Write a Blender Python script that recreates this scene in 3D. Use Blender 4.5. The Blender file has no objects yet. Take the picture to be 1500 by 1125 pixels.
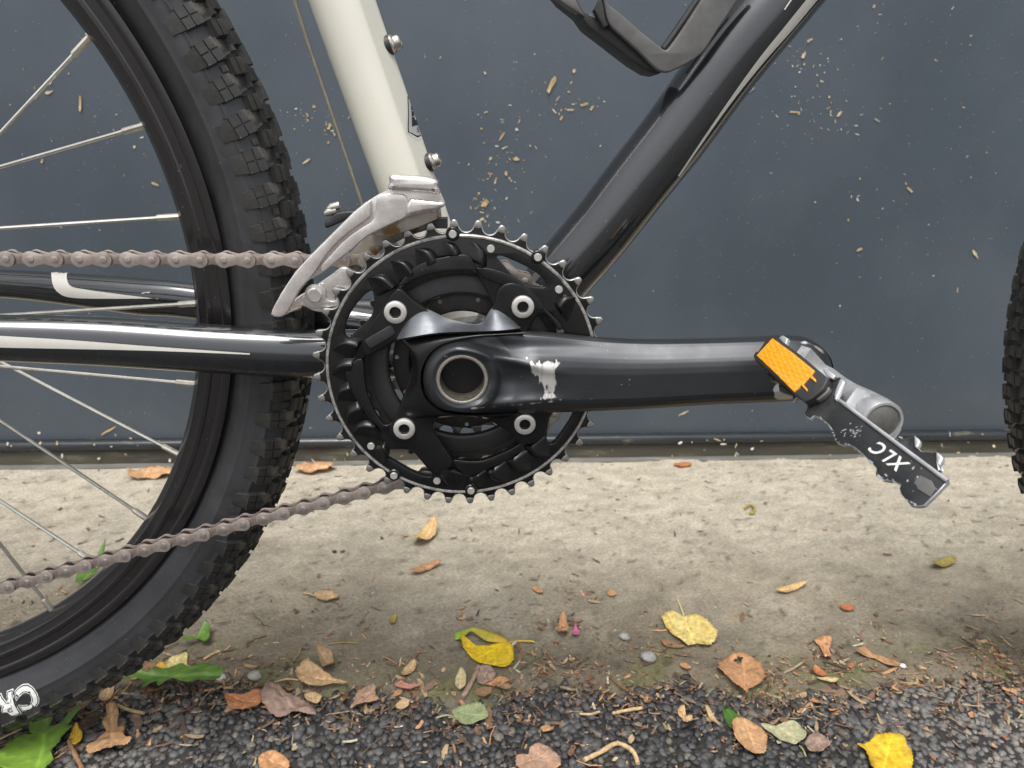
import bpy, bmesh, math, random
import numpy as np
from mathutils import Vector, Matrix, noise
from mathutils.bvhtree import BVHTree

# ------------------------------------------------------------------ camera
SC = bpy.context.scene
COL = SC.collection
FPX, PITCH, YAW, ROLL = 1121.7, .3145, .0517, .0119       # focal in 1500-px units, radians
CAM = np.array([6.57, -466.2, 126.2])                     # millimetres; origin = crank axle, Y away from the viewer
_cp, _sp = math.cos(PITCH), math.sin(PITCH)
FWD = np.array([math.sin(YAW)*_cp, math.cos(YAW)*_cp, -_sp])
_rt = np.array([math.cos(YAW), -math.sin(YAW), 0.0])
_up = np.cross(_rt, FWD)
RGT = math.cos(ROLL)*_rt + math.sin(ROLL)*_up
UPV = -math.sin(ROLL)*_rt + math.cos(ROLL)*_up
cam = bpy.data.cameras.new('camera')
camo = bpy.data.objects.new('camera', cam); COL.objects.link(camo)
cam.sensor_width = 36; cam.lens = FPX/1500*36
cam.clip_start = .01; cam.clip_end = 2000
m = Matrix.Identity(4)
for i in range(3):
    m[i][0] = RGT[i]; m[i][1] = UPV[i]; m[i][2] = -FWD[i]; m[i][3] = CAM[i]*.001
camo.matrix_world = m
cam.dof.use_dof = True; cam.dof.focus_distance = .425; cam.dof.aperture_fstop = 17
SC.camera = camo

# ------------------------------------------------------------------ sky, sun, exposure
W = bpy.data.worlds.new('World'); SC.world = W; W.use_nodes = True
nt = W.node_tree; nt.nodes.clear()
sky = nt.nodes.new('ShaderNodeTexSky'); sky.sky_type = 'NISHITA'; sky.sun_disc = False
SUN_EL, SUN_AZ = 68, 200                                   # degrees; azimuth from +Y clockwise
sky.sun_elevation = math.radians(SUN_EL); sky.sun_rotation = math.radians(SUN_AZ)
sky.air_density = 1.0; sky.dust_density = 4.0; sky.ozone_density = 1.0
hs = nt.nodes.new('ShaderNodeHueSaturation'); hs.inputs['Saturation'].default_value = .22
bg = nt.nodes.new('ShaderNodeBackground'); bg.inputs[1].default_value = .13
wo = nt.nodes.new('ShaderNodeOutputWorld')
nt.links.new(sky.outputs[0], hs.inputs['Color']); nt.links.new(hs.outputs[0], bg.inputs[0]); nt.links.new(bg.outputs[0], wo.inputs[0])
sun = bpy.data.lights.new('sun', 'SUN'); sun.energy = 1.1; sun.angle = math.radians(28); sun.color = (1, .965, .92)
suno = bpy.data.objects.new('sun', sun); COL.objects.link(suno)
_e, _a = math.radians(SUN_EL), math.radians(SUN_AZ)
sdir = Vector((math.sin(_a)*math.cos(_e), math.cos(_a)*math.cos(_e), math.sin(_e)))
suno.rotation_euler = sdir.to_track_quat('Z', 'Y').to_euler(); suno.location = sdir*5
SC.view_settings.view_transform = 'Standard'; SC.view_settings.look = 'None'
SC.view_settings.exposure = 0.86; SC.view_settings.gamma = 1

# ------------------------------------------------------------------ helpers (all lengths in millimetres)
S = .001
rnd = random.Random(7)
def ray(px, py): return FWD*FPX + RGT*(px-750) + UPV*(562.5-py)
def BP(px, py, Y):
    d = ray(px, py); return CAM + d*((Y-CAM[1])/d[1])
def BZ(px, py, Z):
    d = ray(px, py); return CAM + d*((Z-CAM[2])/d[2])
def XZ(pts, Y): return [(lambda w: (w[0], w[2]))(BP(x, y, Y)) for x, y in pts]
def sstep(a, b, x):
    t = min(1, max(0, (x-a)/(b-a))); return t*t*(3-2*t)
def interp(tab, x):
    if x <= tab[0][0]: return tab[0][1]
    for (a, u), (b, v) in zip(tab, tab[1:]):
        if x <= b: return u+(v-u)*(x-a)/(b-a)
    return tab[-1][1]
def catmull(pts, n, closed=False):
    P = [np.array(p, float) for p in pts]; N = len(P); out = []
    segs = N if closed else N-1
    for i in range(segs):
        if closed: a, b, c, d = P[(i-1) % N], P[i], P[(i+1) % N], P[(i+2) % N]
        else: a, b, c, d = P[max(i-1, 0)], P[i], P[i+1], P[min(i+2, N-1)]
        for k in range(n):
            t = k/n
            out.append(.5*((2*b)+(c-a)*t+(2*a-5*b+4*c-d)*t*t+(3*b-a-3*c+d)*t**3))
    if not closed: out.append(P[-1])
    return out
def nz(x, y, z=0, s=1): return noise.noise(Vector((x*s, y*s, z*s)))

LOC = {}
def attach(o, parent):
    if parent is not None:
        o.parent = parent
        o.matrix_parent_inverse = Matrix.Translation(-LOC[parent.name])
def empty(name, loc_mm, parent=None, label=None, cat=None, group=None):
    o = bpy.data.objects.new(name, None); COL.objects.link(o)
    o.location = Vector(loc_mm)*S; o.empty_display_size = .02
    LOC[o.name] = Vector(loc_mm)*S
    attach(o, parent)
    tag(o, label, cat, group)
    return o
def tag(o, label=None, cat=None, group=None, kind=None):
    if label: o['label'] = label
    if cat: o['category'] = cat
    if group: o['group'] = group
    if kind: o['kind'] = kind
    return o
def link_mesh(name, me, parent=None, mat=None, loc=None):
    o = bpy.data.objects.new(name, me); COL.objects.link(o)
    if mat is not None and not me.materials:
        for mm in (mat if isinstance(mat, (list, tuple)) else [mat]): me.materials.append(mm)
    if loc is not None: o.location = Vector(loc)*S
    LOC[o.name] = o.location.copy()
    attach(o, parent)
    return o
def smooth_angle(me, deg=40):
    me.polygons.foreach_set('use_smooth', [True]*len(me.polygons))
    bm = bmesh.new(); bm.from_mesh(me)
    lim = math.radians(deg)
    for e in bm.edges:
        e.smooth = not (len(e.link_faces) == 2 and e.calc_face_angle(0) > lim)
    bm.to_mesh(me); bm.free()
def mk_mesh(name, verts, faces, smooth=40, fix=True):
    me = bpy.data.meshes.new(name)
    me.from_pydata([tuple(float(c)*S for c in v) for v in verts], [], faces)
    if fix:
        bm = bmesh.new(); bm.from_mesh(me)
        bmesh.ops.recalc_face_normals(bm, faces=bm.faces); bm.to_mesh(me); bm.free()
    if smooth: smooth_angle(me, smooth)
    me.update()
    return me
def obj(name, verts, faces, mat, parent=None, smooth=40, fix=True, origin=None):
    if origin is not None:
        verts = [(v[0]-origin[0], v[1]-origin[1], v[2]-origin[2]) for v in verts]
    return link_mesh(name, mk_mesh(name, verts, faces, smooth, fix), parent, mat, origin)
class G:                                                   # geometry collector
    def __init__(s): s.v = []; s.f = []
    def add(s, v, f):
        b = len(s.v); s.v += [tuple(x) for x in v]; s.f += [tuple(i+b for i in q) for q in f]; return s
    def grid(s, rows, closed_u=False, closed_v=False):
        n = len(rows); k = len(rows[0]); v = [p for r in rows for p in r]; f = []
        for i in range(n if closed_u else n-1):
            for j in range(k if closed_v else k-1):
                a, b = i, (i+1) % n; c, d = j, (j+1) % k
                f.append((a*k+c, a*k+d, b*k+d, b*k+c))
        return s.add(v, f)
    def box(s, c, h, M=None, taper=1.0):
        v = []
        for dz in (-1, 1):
            t = 1 if dz < 0 else taper
            for dx, dy in ((-1, -1), (1, -1), (1, 1), (-1, 1)):
                p = Vector((c[0]+dx*h[0]*t, c[1]+dy*h[1]*t, c[2]+dz*h[2]))
                v.append(tuple(M @ p) if M is not None else tuple(p))
        return s.add(v, [(0, 3, 2, 1), (4, 5, 6, 7), (0, 1, 5, 4), (1, 2, 6, 5), (2, 3, 7, 6), (3, 0, 4, 7)])
    def tube(s, path, rad, n=12, cap=True, ell=None):
        P = [Vector(tuple(float(c) for c in p)) for p in path]
        if not isinstance(rad, (list, tuple)): rad = [rad]*len(P)
        rows = []; up = None
        for i, p in enumerate(P):
            t = (P[min(i+1, len(P)-1)]-P[max(i-1, 0)]).normalized()
            if up is None:
                up = Vector((0, 1, 0)) if abs(t.y) < .9 else Vector((0, 0, 1))
            up = (up-t*up.dot(t)).normalized(); sd = t.cross(up)
            r = rad[i]; ra, rb = (r, r) if not isinstance(r, (tuple, list)) else r      # (along Y-ish, across)
            rows.append([tuple(p+up*(math.cos(2*math.pi*k/n)*ra)+sd*(math.sin(2*math.pi*k/n)*rb)) for k in range(n)])
        b = len(s.v); s.grid(rows, closed_v=True)
        if cap:
            s.f.append(tuple(b+k for k in range(n))); e = b+(len(P)-1)*n; s.f.append(tuple(e+k for k in reversed(range(n))))
        return s
    def lathe(s, prof, c, n=48, a0=0, a1=2*math.pi, axis='y'):
        """prof: list of (radius, offset along Y); ring around the Y axis through c"""
        full = abs(a1-a0) > 6.28; m_ = n if full else n+1
        rows = []
        for k in range(m_):
            a = a0+(a1-a0)*k/n
            rows.append([(c[0]+r*math.cos(a), c[1]+y, c[2]+r*math.sin(a)) for r, y in prof])
        return s.grid(rows, closed_u=full)
    def obj(s, name, mat, parent=None, smooth=40, fix=True, origin=None):
        return obj(name, s.v, s.f, mat, parent, smooth, fix, origin)
def plate_mesh(name, loops, y_front, thick, bevel=.5, res=2):
    """flat plate in the XZ plane from outline loops [(x,z)...] (first outer, others holes), front face at y_front"""
    cu = bpy.data.curves.new(name, 'CURVE'); cu.dimensions = '2D'; cu.fill_mode = 'BOTH'
    cu.extrude = max(1e-4, thick/2-bevel)*S; cu.bevel_depth = bevel*S; cu.bevel_resolution = res; cu.offset = -bevel*S
    for L in loops:
        sp = cu.splines.new('POLY'); sp.points.add(len(L)-1); sp.use_cyclic_u = True
        for p, q in zip(sp.points, L): p.co = (q[0]*S, q[1]*S, 0, 1)
    tmp = bpy.data.objects.new('tmp', cu); COL.objects.link(tmp)
    dg = bpy.context.evaluated_depsgraph_get()
    me = bpy.data.meshes.new_from_object(tmp.evaluated_get(dg))
    bpy.data.objects.remove(tmp); bpy.data.curves.remove(cu)
    me.name = name
    ym = (y_front+thick/2)*S
    me.transform(Matrix(((1, 0, 0, 0), (0, 0, -1, ym), (0, 1, 0, 0), (0, 0, 0, 1))))
    me.materials.clear()
    bm = bmesh.new(); bm.from_mesh(me); bmesh.ops.remove_doubles(bm, verts=bm.verts, dist=1e-6); bm.to_mesh(me); bm.free()
    smooth_angle(me, 35)
    return me
def plate(name, loops, y_front, thick, mat, parent, bevel=.5, edge_mat=None):
    me = plate_mesh(name, loops, y_front, thick, bevel)
    me.materials.append(mat)
    if edge_mat is not None:
        me.materials.append(edge_mat)
        for p in me.polygons:
            if abs(p.normal.y) < .97: p.material_index = 1
    return link_mesh(name, me, parent)
def disc_loop(cx, cz, r, n=24): return [(cx+r*math.cos(2*math.pi*k/n), cz+r*math.sin(2*math.pi*k/n)) for k in range(n)]

# ------------------------------------------------------------------ materials
def M(name, col, rough=.5, metal=0, var=.12, vscale=80, bump=0., bscale=900, coat=0, spec=.5, speck=0, speck_col=(.45, .44, .42),
      speck_scale=900, rvar=.08, col2=None, mix2=(.45, .6), scale2=25, attr=False, wear=None, stretch=None, coat_rough=.08, coat_ior=1.5):
    ma = bpy.data.materials.new(name); ma.use_nodes = True
    nt = ma.node_tree; N = nt.nodes; L = nt.links
    bs = N['Principled BSDF']
    tc = N.new('ShaderNodeTexCoord'); vec = tc.outputs['Object']
    if stretch:
        mp = N.new('ShaderNodeMapping'); mp.inputs['Scale'].default_value = stretch; L.new(vec, mp.inputs[0]); vec = mp.outputs[0]
    def noise_(sc, det=4, ro=.6):
        n = N.new('ShaderNodeTexNoise'); n.inputs['Scale'].default_value = sc; n.inputs['Detail'].default_value = det; n.inputs['Roughness'].default_value = ro
        L.new(vec, n.inputs['Vector']); return n.outputs[0]
    def ramp(src, a, b):
        r = N.new('ShaderNodeMapRange'); r.inputs[1].default_value = a; r.inputs[2].default_value = b; L.new(src, r.inputs[0]); return r.outputs[0]
    def mix(f, a, b):
        x = N.new('ShaderNodeMix'); x.data_type = 'RGBA'
        if isinstance(f, (int, float)): x.inputs[0].default_value = f
        else: L.new(f, x.inputs[0])
        for s_, v in ((6, a), (7, b)):
            if isinstance(v, tuple): x.inputs[s_].default_value = (*v, 1) if len(v) == 3 else v
            else: L.new(v, x.inputs[s_])
        return x.outputs[2]
    n1 = ramp(noise_(vscale), .3, .7)
    if attr:
        at = N.new('ShaderNodeVertexColor'); at.layer_name = 'Col'
        hsv = N.new('ShaderNodeHueSaturation'); L.new(at.outputs[0], hsv.inputs['Color'])
        mr = N.new('ShaderNodeMapRange'); mr.inputs[3].default_value = 1-var; mr.inputs[4].default_value = 1+var; L.new(n1, mr.inputs[0]); L.new(mr.outputs[0], hsv.inputs['Value'])
        c = hsv.outputs[0]
    else:
        lo = tuple(max(0, x*(1-var)) for x in col); hi = tuple(min(1, x*(1+var)) for x in col)
        c = mix(n1, lo, hi)
    if col2 is not None:
        c = mix(ramp(noise_(scale2, 6, .65), *mix2), c, col2)
    rough_out = ramp(noise_(vscale*1.7), .25, .75)
    rr = N.new('ShaderNodeMapRange'); rr.inputs[3].default_value = max(.02, rough-rvar); rr.inputs[4].default_value = min(1, rough+rvar); L.new(rough_out, rr.inputs[0])
    rsrc = rr.outputs[0]
    metal_src = None
    if wear is not None:                                   # vertex attribute 'wear': paint gone to bare metal
        wa = N.new('ShaderNodeAttribute'); wa.attribute_name = 'wear'
        wn = N.new('ShaderNodeMath'); wn.operation = 'ADD'; L.new(wa.outputs['Fac'], wn.inputs[0])
        wz = N.new('ShaderNodeMapRange'); wz.inputs[3].default_value = -.2; wz.inputs[4].default_value = .2; L.new(noise_(700, 5, .7), wz.inputs[0]); L.new(wz.outputs[0], wn.inputs[1])
        wf = ramp(wn.outputs[0], .42, .64)
        c = mix(wf, c, wear); metal_src = wf
    if speck:
        sp = ramp(noise_(speck_scale, 2, .5), .78-speck*.12, .80-speck*.12)
        c = mix(sp, c, speck_col)
    L.new(c, bs.inputs['Base Color']); L.new(rsrc, bs.inputs['Roughness'])
    bs.inputs['Metallic'].default_value = metal
    if metal_src is not None and metal == 0:
        mm = N.new('ShaderNodeMath'); mm.operation = 'MULTIPLY'; mm.inputs[1].default_value = .75; L.new(metal_src, mm.inputs[0]); L.new(mm.outputs[0], bs.inputs['Metallic'])
    bs.inputs['Specular IOR Level'].default_value = spec
    bs.inputs['Coat Weight'].default_value = coat; bs.inputs['Coat Roughness'].default_value = coat_rough; bs.inputs['Coat IOR'].default_value = coat_ior
    if bump:
        bp_ = N.new('ShaderNodeBump'); bp_.inputs['Strength'].default_value = bump; bp_.inputs['Distance'].default_value = .0006
        L.new(noise_(bscale, 6, .65), bp_.inputs['Height']); L.new(bp_.outputs[0], bs.inputs['Normal'])
    return ma
MAT = dict(
    wall=M('wall_paint', (.064, .082, .101), .40, var=.10, vscale=3, bump=.05, bscale=60, spec=.5, speck=.35, speck_col=(.32, .31, .28), speck_scale=420, rvar=.05, col2=(.098, .118, .138), mix2=(.42, .8), scale2=2.6),  # paler blotches paint soft sky reflections into the wall colour
    rail=M('rail_paint', (.022, .026, .03), .25, var=.2, vscale=40, bump=.1, bscale=200, col2=(.16, .14, .1), mix2=(.6, .75), scale2=90, stretch=(.3, 1, 1)),
    rail_dirty=M('dirty_rail_metal', (.05, .045, .03), .6, var=.3, vscale=30, bump=.2, bscale=300, col2=(.17, .15, .11), mix2=(.55, .75), scale2=60, stretch=(.25, 1, 1)),
    sill=M('sill_metal', (.15, .15, .135), .5, var=.2, vscale=30, bump=.15, bscale=300, col2=(.3, .28, .24), mix2=(.55, .75), scale2=60, stretch=(.3, 1, 1)),
    dark=M('gap_shade', (.01, .01, .01), .9),
    white_paint=M('white_frame_paint', (.70, .68, .585), .3, var=.03, vscale=14, coat=.6, spec=.5, speck=.05, speck_col=(.4, .38, .33)),
    black_paint=M('black_frame_paint', (.024, .0265, .03), .27, metal=.55, var=.15, vscale=20, coat=1, coat_rough=.06, coat_ior=1.6, spec=.5, speck=.22, speck_col=(.25, .25, .24), speck_scale=700, rvar=.06),
    rubber=M('tyre_rubber', (.027, .0275, .0295), .42, var=.25, vscale=60, bump=.12, bscale=500, speck=.33, speck_col=(.28, .28, .27), speck_scale=800, col2=(.05, .051, .055), mix2=(.48, .8), scale2=18),
    knob=M('tread_rubber', (.03, .029, .027), .5, var=.45, vscale=90, bump=.3, bscale=600, speck=.4, speck_col=(.3, .28, .24), speck_scale=700, col2=(.12, .112, .092), mix2=(.5, .68), scale2=60),
    rim=M('rim_black', (.013, .0115, .0115), .24, var=.12, vscale=60, speck=.25, speck_col=(.3, .3, .3), coat=.3, rvar=.05),
    spoke=M('spoke_steel', (.62, .60, .54), .32, metal=.85, var=.12, vscale=120),
    nipple=M('nipple_brass', (.6, .56, .48), .38, metal=.8, var=.15, vscale=300),
    ring_black=M('chainring_black', (.0065, .006, .006), .30, var=.25, vscale=120, bump=.04, speck=.2, speck_col=(.2, .2, .2), spec=.48, rvar=.08),
    ring_edge=M('bare_aluminium_edge', (.44, .43, .405), .36, metal=.9, var=.3, vscale=350, bump=.1, bscale=1500),
    ring_band=M('worn_silver_band', (.40, .39, .37), .45, metal=.6, var=.35, vscale=500, col2=(.06, .06, .06), mix2=(.5, .75), scale2=160, bump=.1),
    ring_grey=M('grey_anodised_ring', (.036, .036, .037), .48, var=.12, vscale=150, bump=.08, metal=.2),
    ring_dark=M('inner_ring_steel', (.03, .028, .026), .5, var=.3, vscale=180, metal=.3, col2=(.09, .06, .04), mix2=(.55, .75), scale2=120),
    ring_steel=M('greasy_steel_teeth', (.34, .32, .29), .42, metal=.8, var=.35, vscale=260, col2=(.11, .075, .05), mix2=(.5, .7), scale2=120),
    crank=M('crank_satin_black', (.048, .051, .055), .37, metal=.6, var=.10, vscale=60, bump=.03, speck=.12, speck_col=(.5, .5, .48), wear=(.62, .60, .57), spec=.6, rvar=.04),
    spider=M('spider_satin_black', (.0085, .0085, .009), .32, metal=.1, var=.15, vscale=90, spec=.35, speck=.15, speck_col=(.35, .35, .35), bump=.04),
    wing=M('polished_grey_facet', (.12, .13, .142), .4, metal=.6, var=.12, vscale=200, speck=.1, speck_col=(.6, .6, .6), bump=.03),
    bolt=M('bolt_silver', (.63, .61, .57), .36, metal=.6, var=.06, vscale=400),
    socket=M('bolt_socket', (.10, .095, .085), .4, metal=.7, var=.3, vscale=400),
    axle=M('axle_steel', (.55, .51, .45), .3, metal=.9, var=.15, vscale=300),
    axle_in=M('axle_bore', (.20, .175, .13), .38, metal=.5, var=.4, vscale=200),
    inner_plate=M('inner_chain_plate', (.37, .315, .28), .4, metal=.6, var=.25, vscale=260, col2=(.15, .115, .09), mix2=(.5, .7), scale2=140),
    chain=M('chain_plate', (.47, .405, .36), .36, metal=.6, var=.2, vscale=300, col2=(.15, .11, .085), mix2=(.5, .75), scale2=150, bump=.05),
    pin=M('chain_pin', (.46, .42, .39), .35, metal=.8, var=.2, vscale=600),
    roller=M('chain_roller', (.06, .05, .042), .4, metal=.8, var=.3, vscale=300),
    fd=M('derailleur_alloy', (.78, .735, .70), .25, metal=.72, var=.08, vscale=180, bump=.015, bscale=700, col2=(.58, .52, .50), mix2=(.45, .75), scale2=70),
    fd_dirty=M('dirty_inner_cage', (.34, .31, .26), .45, metal=.5, var=.2, vscale=120, col2=(.17, .09, .035), mix2=(.5, .62), scale2=55, bump=.15),
    black_plastic=M('black_plastic', (.022, .022, .023), .5, var=.2, vscale=200, bump=.1, speck=.25, speck_col=(.2, .2, .19)),
    grey_plastic=M('grey_plastic', (.098, .096, .094), .5, var=.12, vscale=120, bump=.1, bscale=700, speck=.2, speck_col=(.3, .3, .29), col2=(.13, .128, .125), mix2=(.45, .7), scale2=80),
    pedal_black=M('pedal_black_paint', (.022, .023, .024), .36, metal=.2, var=.2, vscale=150, speck=.25, speck_col=(.5, .49, .47), col2=(.05, .05, .05), mix2=(.5, .75), scale2=90, wear=(.6, .6, .58)),
    pedal_silver=M('pedal_alloy', (.56, .57, .58), .36, metal=.6, var=.12, vscale=120, bump=.06, col2=(.33, .33, .33), mix2=(.5, .75), scale2=80),
    cap_grey=M('dull_cap', (.14, .135, .125), .55, var=.25, vscale=200, bump=.15, metal=.3),
    orange=M('orange_reflector', (.80, .31, .008), .22, var=.14, vscale=500, coat=.6, spec=.6, bump=.35, bscale=500),
    decal_white=M('white_decal', (.62, .60, .54), .35, var=.04, vscale=100, coat=.4),
    decal_black=M('black_decal', (.02, .02, .022), .35, var=.1, vscale=100, coat=.4),
    decal_grey=M('silver_decal', (.42, .42, .42), .35, var=.05, vscale=100, coat=.4),
    print_white=M('white_print', (.72, .71, .68), .55, var=.08, vscale=250, speck=.2, speck_col=(.2, .2, .2)),
    asphalt=M('asphalt', (.10, .096, .09), .85, var=.4, vscale=150, bump=.8, bscale=350, col2=(.14, .13, .115), mix2=(.5, .7), scale2=60),
    flake=M('flakes', (.3, .2, .1), .75, attr=True, var=.25, vscale=300, bump=.2, bscale=900),
    leaf=M('leaf_surface', (.3, .2, .1), .55, attr=True, var=.22, vscale=330, bump=.5, bscale=500, spec=.3),
    leaf_glossy=M('fresh_leaf_surface', (.3, .2, .1), .36, attr=True, var=.12, vscale=200, bump=.3, bscale=300, spec=.5),
    stone=M('asphalt_stones', (.05, .05, .05), .52, attr=True, var=.3, vscale=400, bump=.5, bscale=1500),
    binder=M('asphalt_binder', (.028, .027, .0255), .7, var=.4, vscale=200, bump=.8, bscale=400, col2=(.045, .04, .033), mix2=(.5, .7), scale2=60),
    concrete=M('concrete', (.3, .28, .24), .88, attr=True, var=.30, vscale=420, bump=1.0, bscale=520, speck=.42, speck_col=(.52, .47, .38), speck_scale=300, stretch=(.8, 1, 1)),
    cable=M('cable_steel', (.42, .39, .31), .4, metal=.7, var=.15, vscale=300),
)

def prism_cells(ma, scale):                                # moulded prism cells of a reflector
    nt = ma.node_tree; bs = nt.nodes['Principled BSDF']
    tc = nt.nodes.new('ShaderNodeTexCoord'); vo = nt.nodes.new('ShaderNodeTexVoronoi'); vo.inputs['Scale'].default_value = scale; vo.inputs['Randomness'].default_value = .12
    bp = nt.nodes.new('ShaderNodeBump'); bp.inputs['Strength'].default_value = .55; bp.inputs['Distance'].default_value = .0008
    nt.links.new(tc.outputs['Object'], vo.inputs['Vector']); nt.links.new(vo.outputs['Distance'], bp.inputs['Height']); nt.links.new(bp.outputs[0], bs.inputs['Normal'])
prism_cells(MAT['orange'], 640)

# ------------------------------------------------------------------ ground
EDGE_PX = [(-300, 1010), (0, 1000), (180, 1000), (330, 990), (480, 1012), (560, 1012), (640, 1026), (700, 1030), (760, 1002), (850, 995), (900, 1008), (950, 1000),
           (1000, 986), (1050, 1000), (1100, 1016), (1200, 1004), (1250, 1004), (1350, 992), (1500, 980), (1900, 985)]
EDGE = [(lambda w: (w[0], w[1]))(BZ(x, y, -297)) for x, y in EDGE_PX]
def edge(x):
    return interp(EDGE, x) + 5*nz(x, 3, 0, .035) + 3*nz(x, 9, 0, .11) + 1.5*nz(x, 5, 0, .3)
def edge_fade(x): return max(sstep(230, 430, x), .75*sstep(-170, -260, x))               # the asphalt grows smooth and dusty towards the right
def gz(x, y, e=None):
    if e is None: e = edge(x)
    t = sstep(e-7, e+11, y)
    return -301 + t*(6.5 + .012*max(0, y-e))
def BG(px, py):                                            # point on the ground seen at a pixel
    z = -297
    for _ in range(6):
        w = BZ(px, py, z); z = gz(w[0], w[1])
    return BZ(px, py, z)

s_ = 300000
o = obj('ground', [(-s_, -s_, -301.5), (s_, -s_, -301.5), (s_, s_, -301.5), (-s_, s_, -301.5)], [(0, 1, 2, 3)], MAT['asphalt'], smooth=0)
tag(o, kind='structure')
g = G(); g.grid([[(x, -760, -301.2), (x, edge(x)+4, -301.0)] for x in np.arange(-1050, 1150, 10)])
tag(g.obj('asphalt_strip', MAT['binder'], smooth=0), kind='structure')

WALL_A, WALL_B = BZ(0, 690, -290), BZ(1450, 671, -290)
def wall_y(x): return WALL_A[1] + (WALL_B[1]-WALL_A[1])*(x-WALL_A[0])/(WALL_B[0]-WALL_A[0])

def concrete():
    xs = list(np.arange(-4200, -900, 150)) + list(np.arange(-900, 1000, 4.5)) + list(np.arange(1000, 4300, 150))
    us = list(np.linspace(0, 1, 9)**1.2*.08) + list(np.linspace(.09, 1, 96))
    V = []; C = []
    for x in xs:
        e = edge(x); y0 = e-9; y1 = wall_y(x)+30
        for u in us:
            y = y0+(y1-y0)*u
            d = y-e
            t = sstep(-7, 11, d)
            z = gz(x, y, e)
            z += t*(1.2*nz(x, y, 0, .02)+.7*nz(x, y, 4, .06)+.5*nz(x, y, 7, .16)) + (1-abs(2*t-1))*1.5*nz(x, y, 2, .12)
            pit = nz(x, y, 11, .09)
            if pit > .42: z -= (pit-.42)*6
            V.append((x, y, z))
            k = min(1, max(0, d/430.))                      # distance from the kerbless edge: swept clean and pale towards the wall
            clean = np.array((.42, .378, .295)); mid = np.array((.265, .228, .168)); soil = np.array((.145, .122, .083)); moss = np.array((.11, .115, .04))
            n1 = nz(x, y, 0, .009); n2 = nz(x, y, 5, .028); n3 = nz(x*.6, y, 8, .075)
            a = sstep(.10, .78, k + .20*n1 + .12*n2)
            c = mid*(1-a)+clean*a
            b = sstep(.30, .0, k + .11*n2 + .08*n1)
            c = c*(1-b*.85)+soil*b*.85
            ms = sstep(-.12, .25, n2+.4*n3)*sstep(60, 6, d)
            c = c*(1-.7*ms)+moss*.7*ms
            st = sstep(.15, .55, nz(x, y, 21, .018)); c = c*(1-.10*st)
            c = c*(1+.20*n3+.20*nz(x*.6, y, 31, .21))*(1-.5*sstep(.42, .6, nz(x*.7, y, 37, .14)))
            C.append((*np.clip(c, .01, .9), 1))
    k = len(us); F = [(i*k+j, (i+1)*k+j, (i+1)*k+j+1, i*k+j+1) for i in range(len(xs)-1) for j in range(k-1)]
    me = mk_mesh('pavement', V, F, smooth=0, fix=False)
    me.polygons.foreach_set('use_smooth', [True]*len(me.polygons))
    ca = me.color_attributes.new('Col', 'FLOAT_COLOR', 'POINT'); ca.data.foreach_set('color', np.array(C, np.float32).ravel())
    tag(link_mesh('pavement', me, None, MAT['concrete']), kind='structure')
concrete()

def ico(sub):
    bm = bmesh.new(); bmesh.ops.create_icosphere(bm, subdivisions=sub, radius=1)
    v = np.array([tuple(x.co) for x in bm.verts]); f = np.array([[x.index for x in p.verts] for p in bm.faces]); bm.free(); return v, f
def fast_mesh(name, V, F, cols, mat, smooth=True):
    me = bpy.data.meshes.new(name)
    nV, nF, k = len(V), len(F), F.shape[1]
    me.vertices.add(nV); me.vertices.foreach_set('co', (V*S).astype(np.float32).ravel())
    me.loops.add(nF*k); me.loops.foreach_set('vertex_index', F.astype(np.int32).ravel())
    me.polygons.add(nF); me.polygons.foreach_set('loop_start', np.arange(0, nF*k, k, dtype=np.int32))
    me.polygons.foreach_set('use_smooth', np.full(nF, smooth, bool))
    me.update(calc_edges=True); me.validate()
    ca = me.color_attributes.new('Col', 'FLOAT_COLOR', 'POINT')
    ca.data.foreach_set('color', np.concatenate([cols, np.ones((nV, 1))], 1).astype(np.float32).ravel())
    me.materials.append(mat)
    return me
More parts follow.
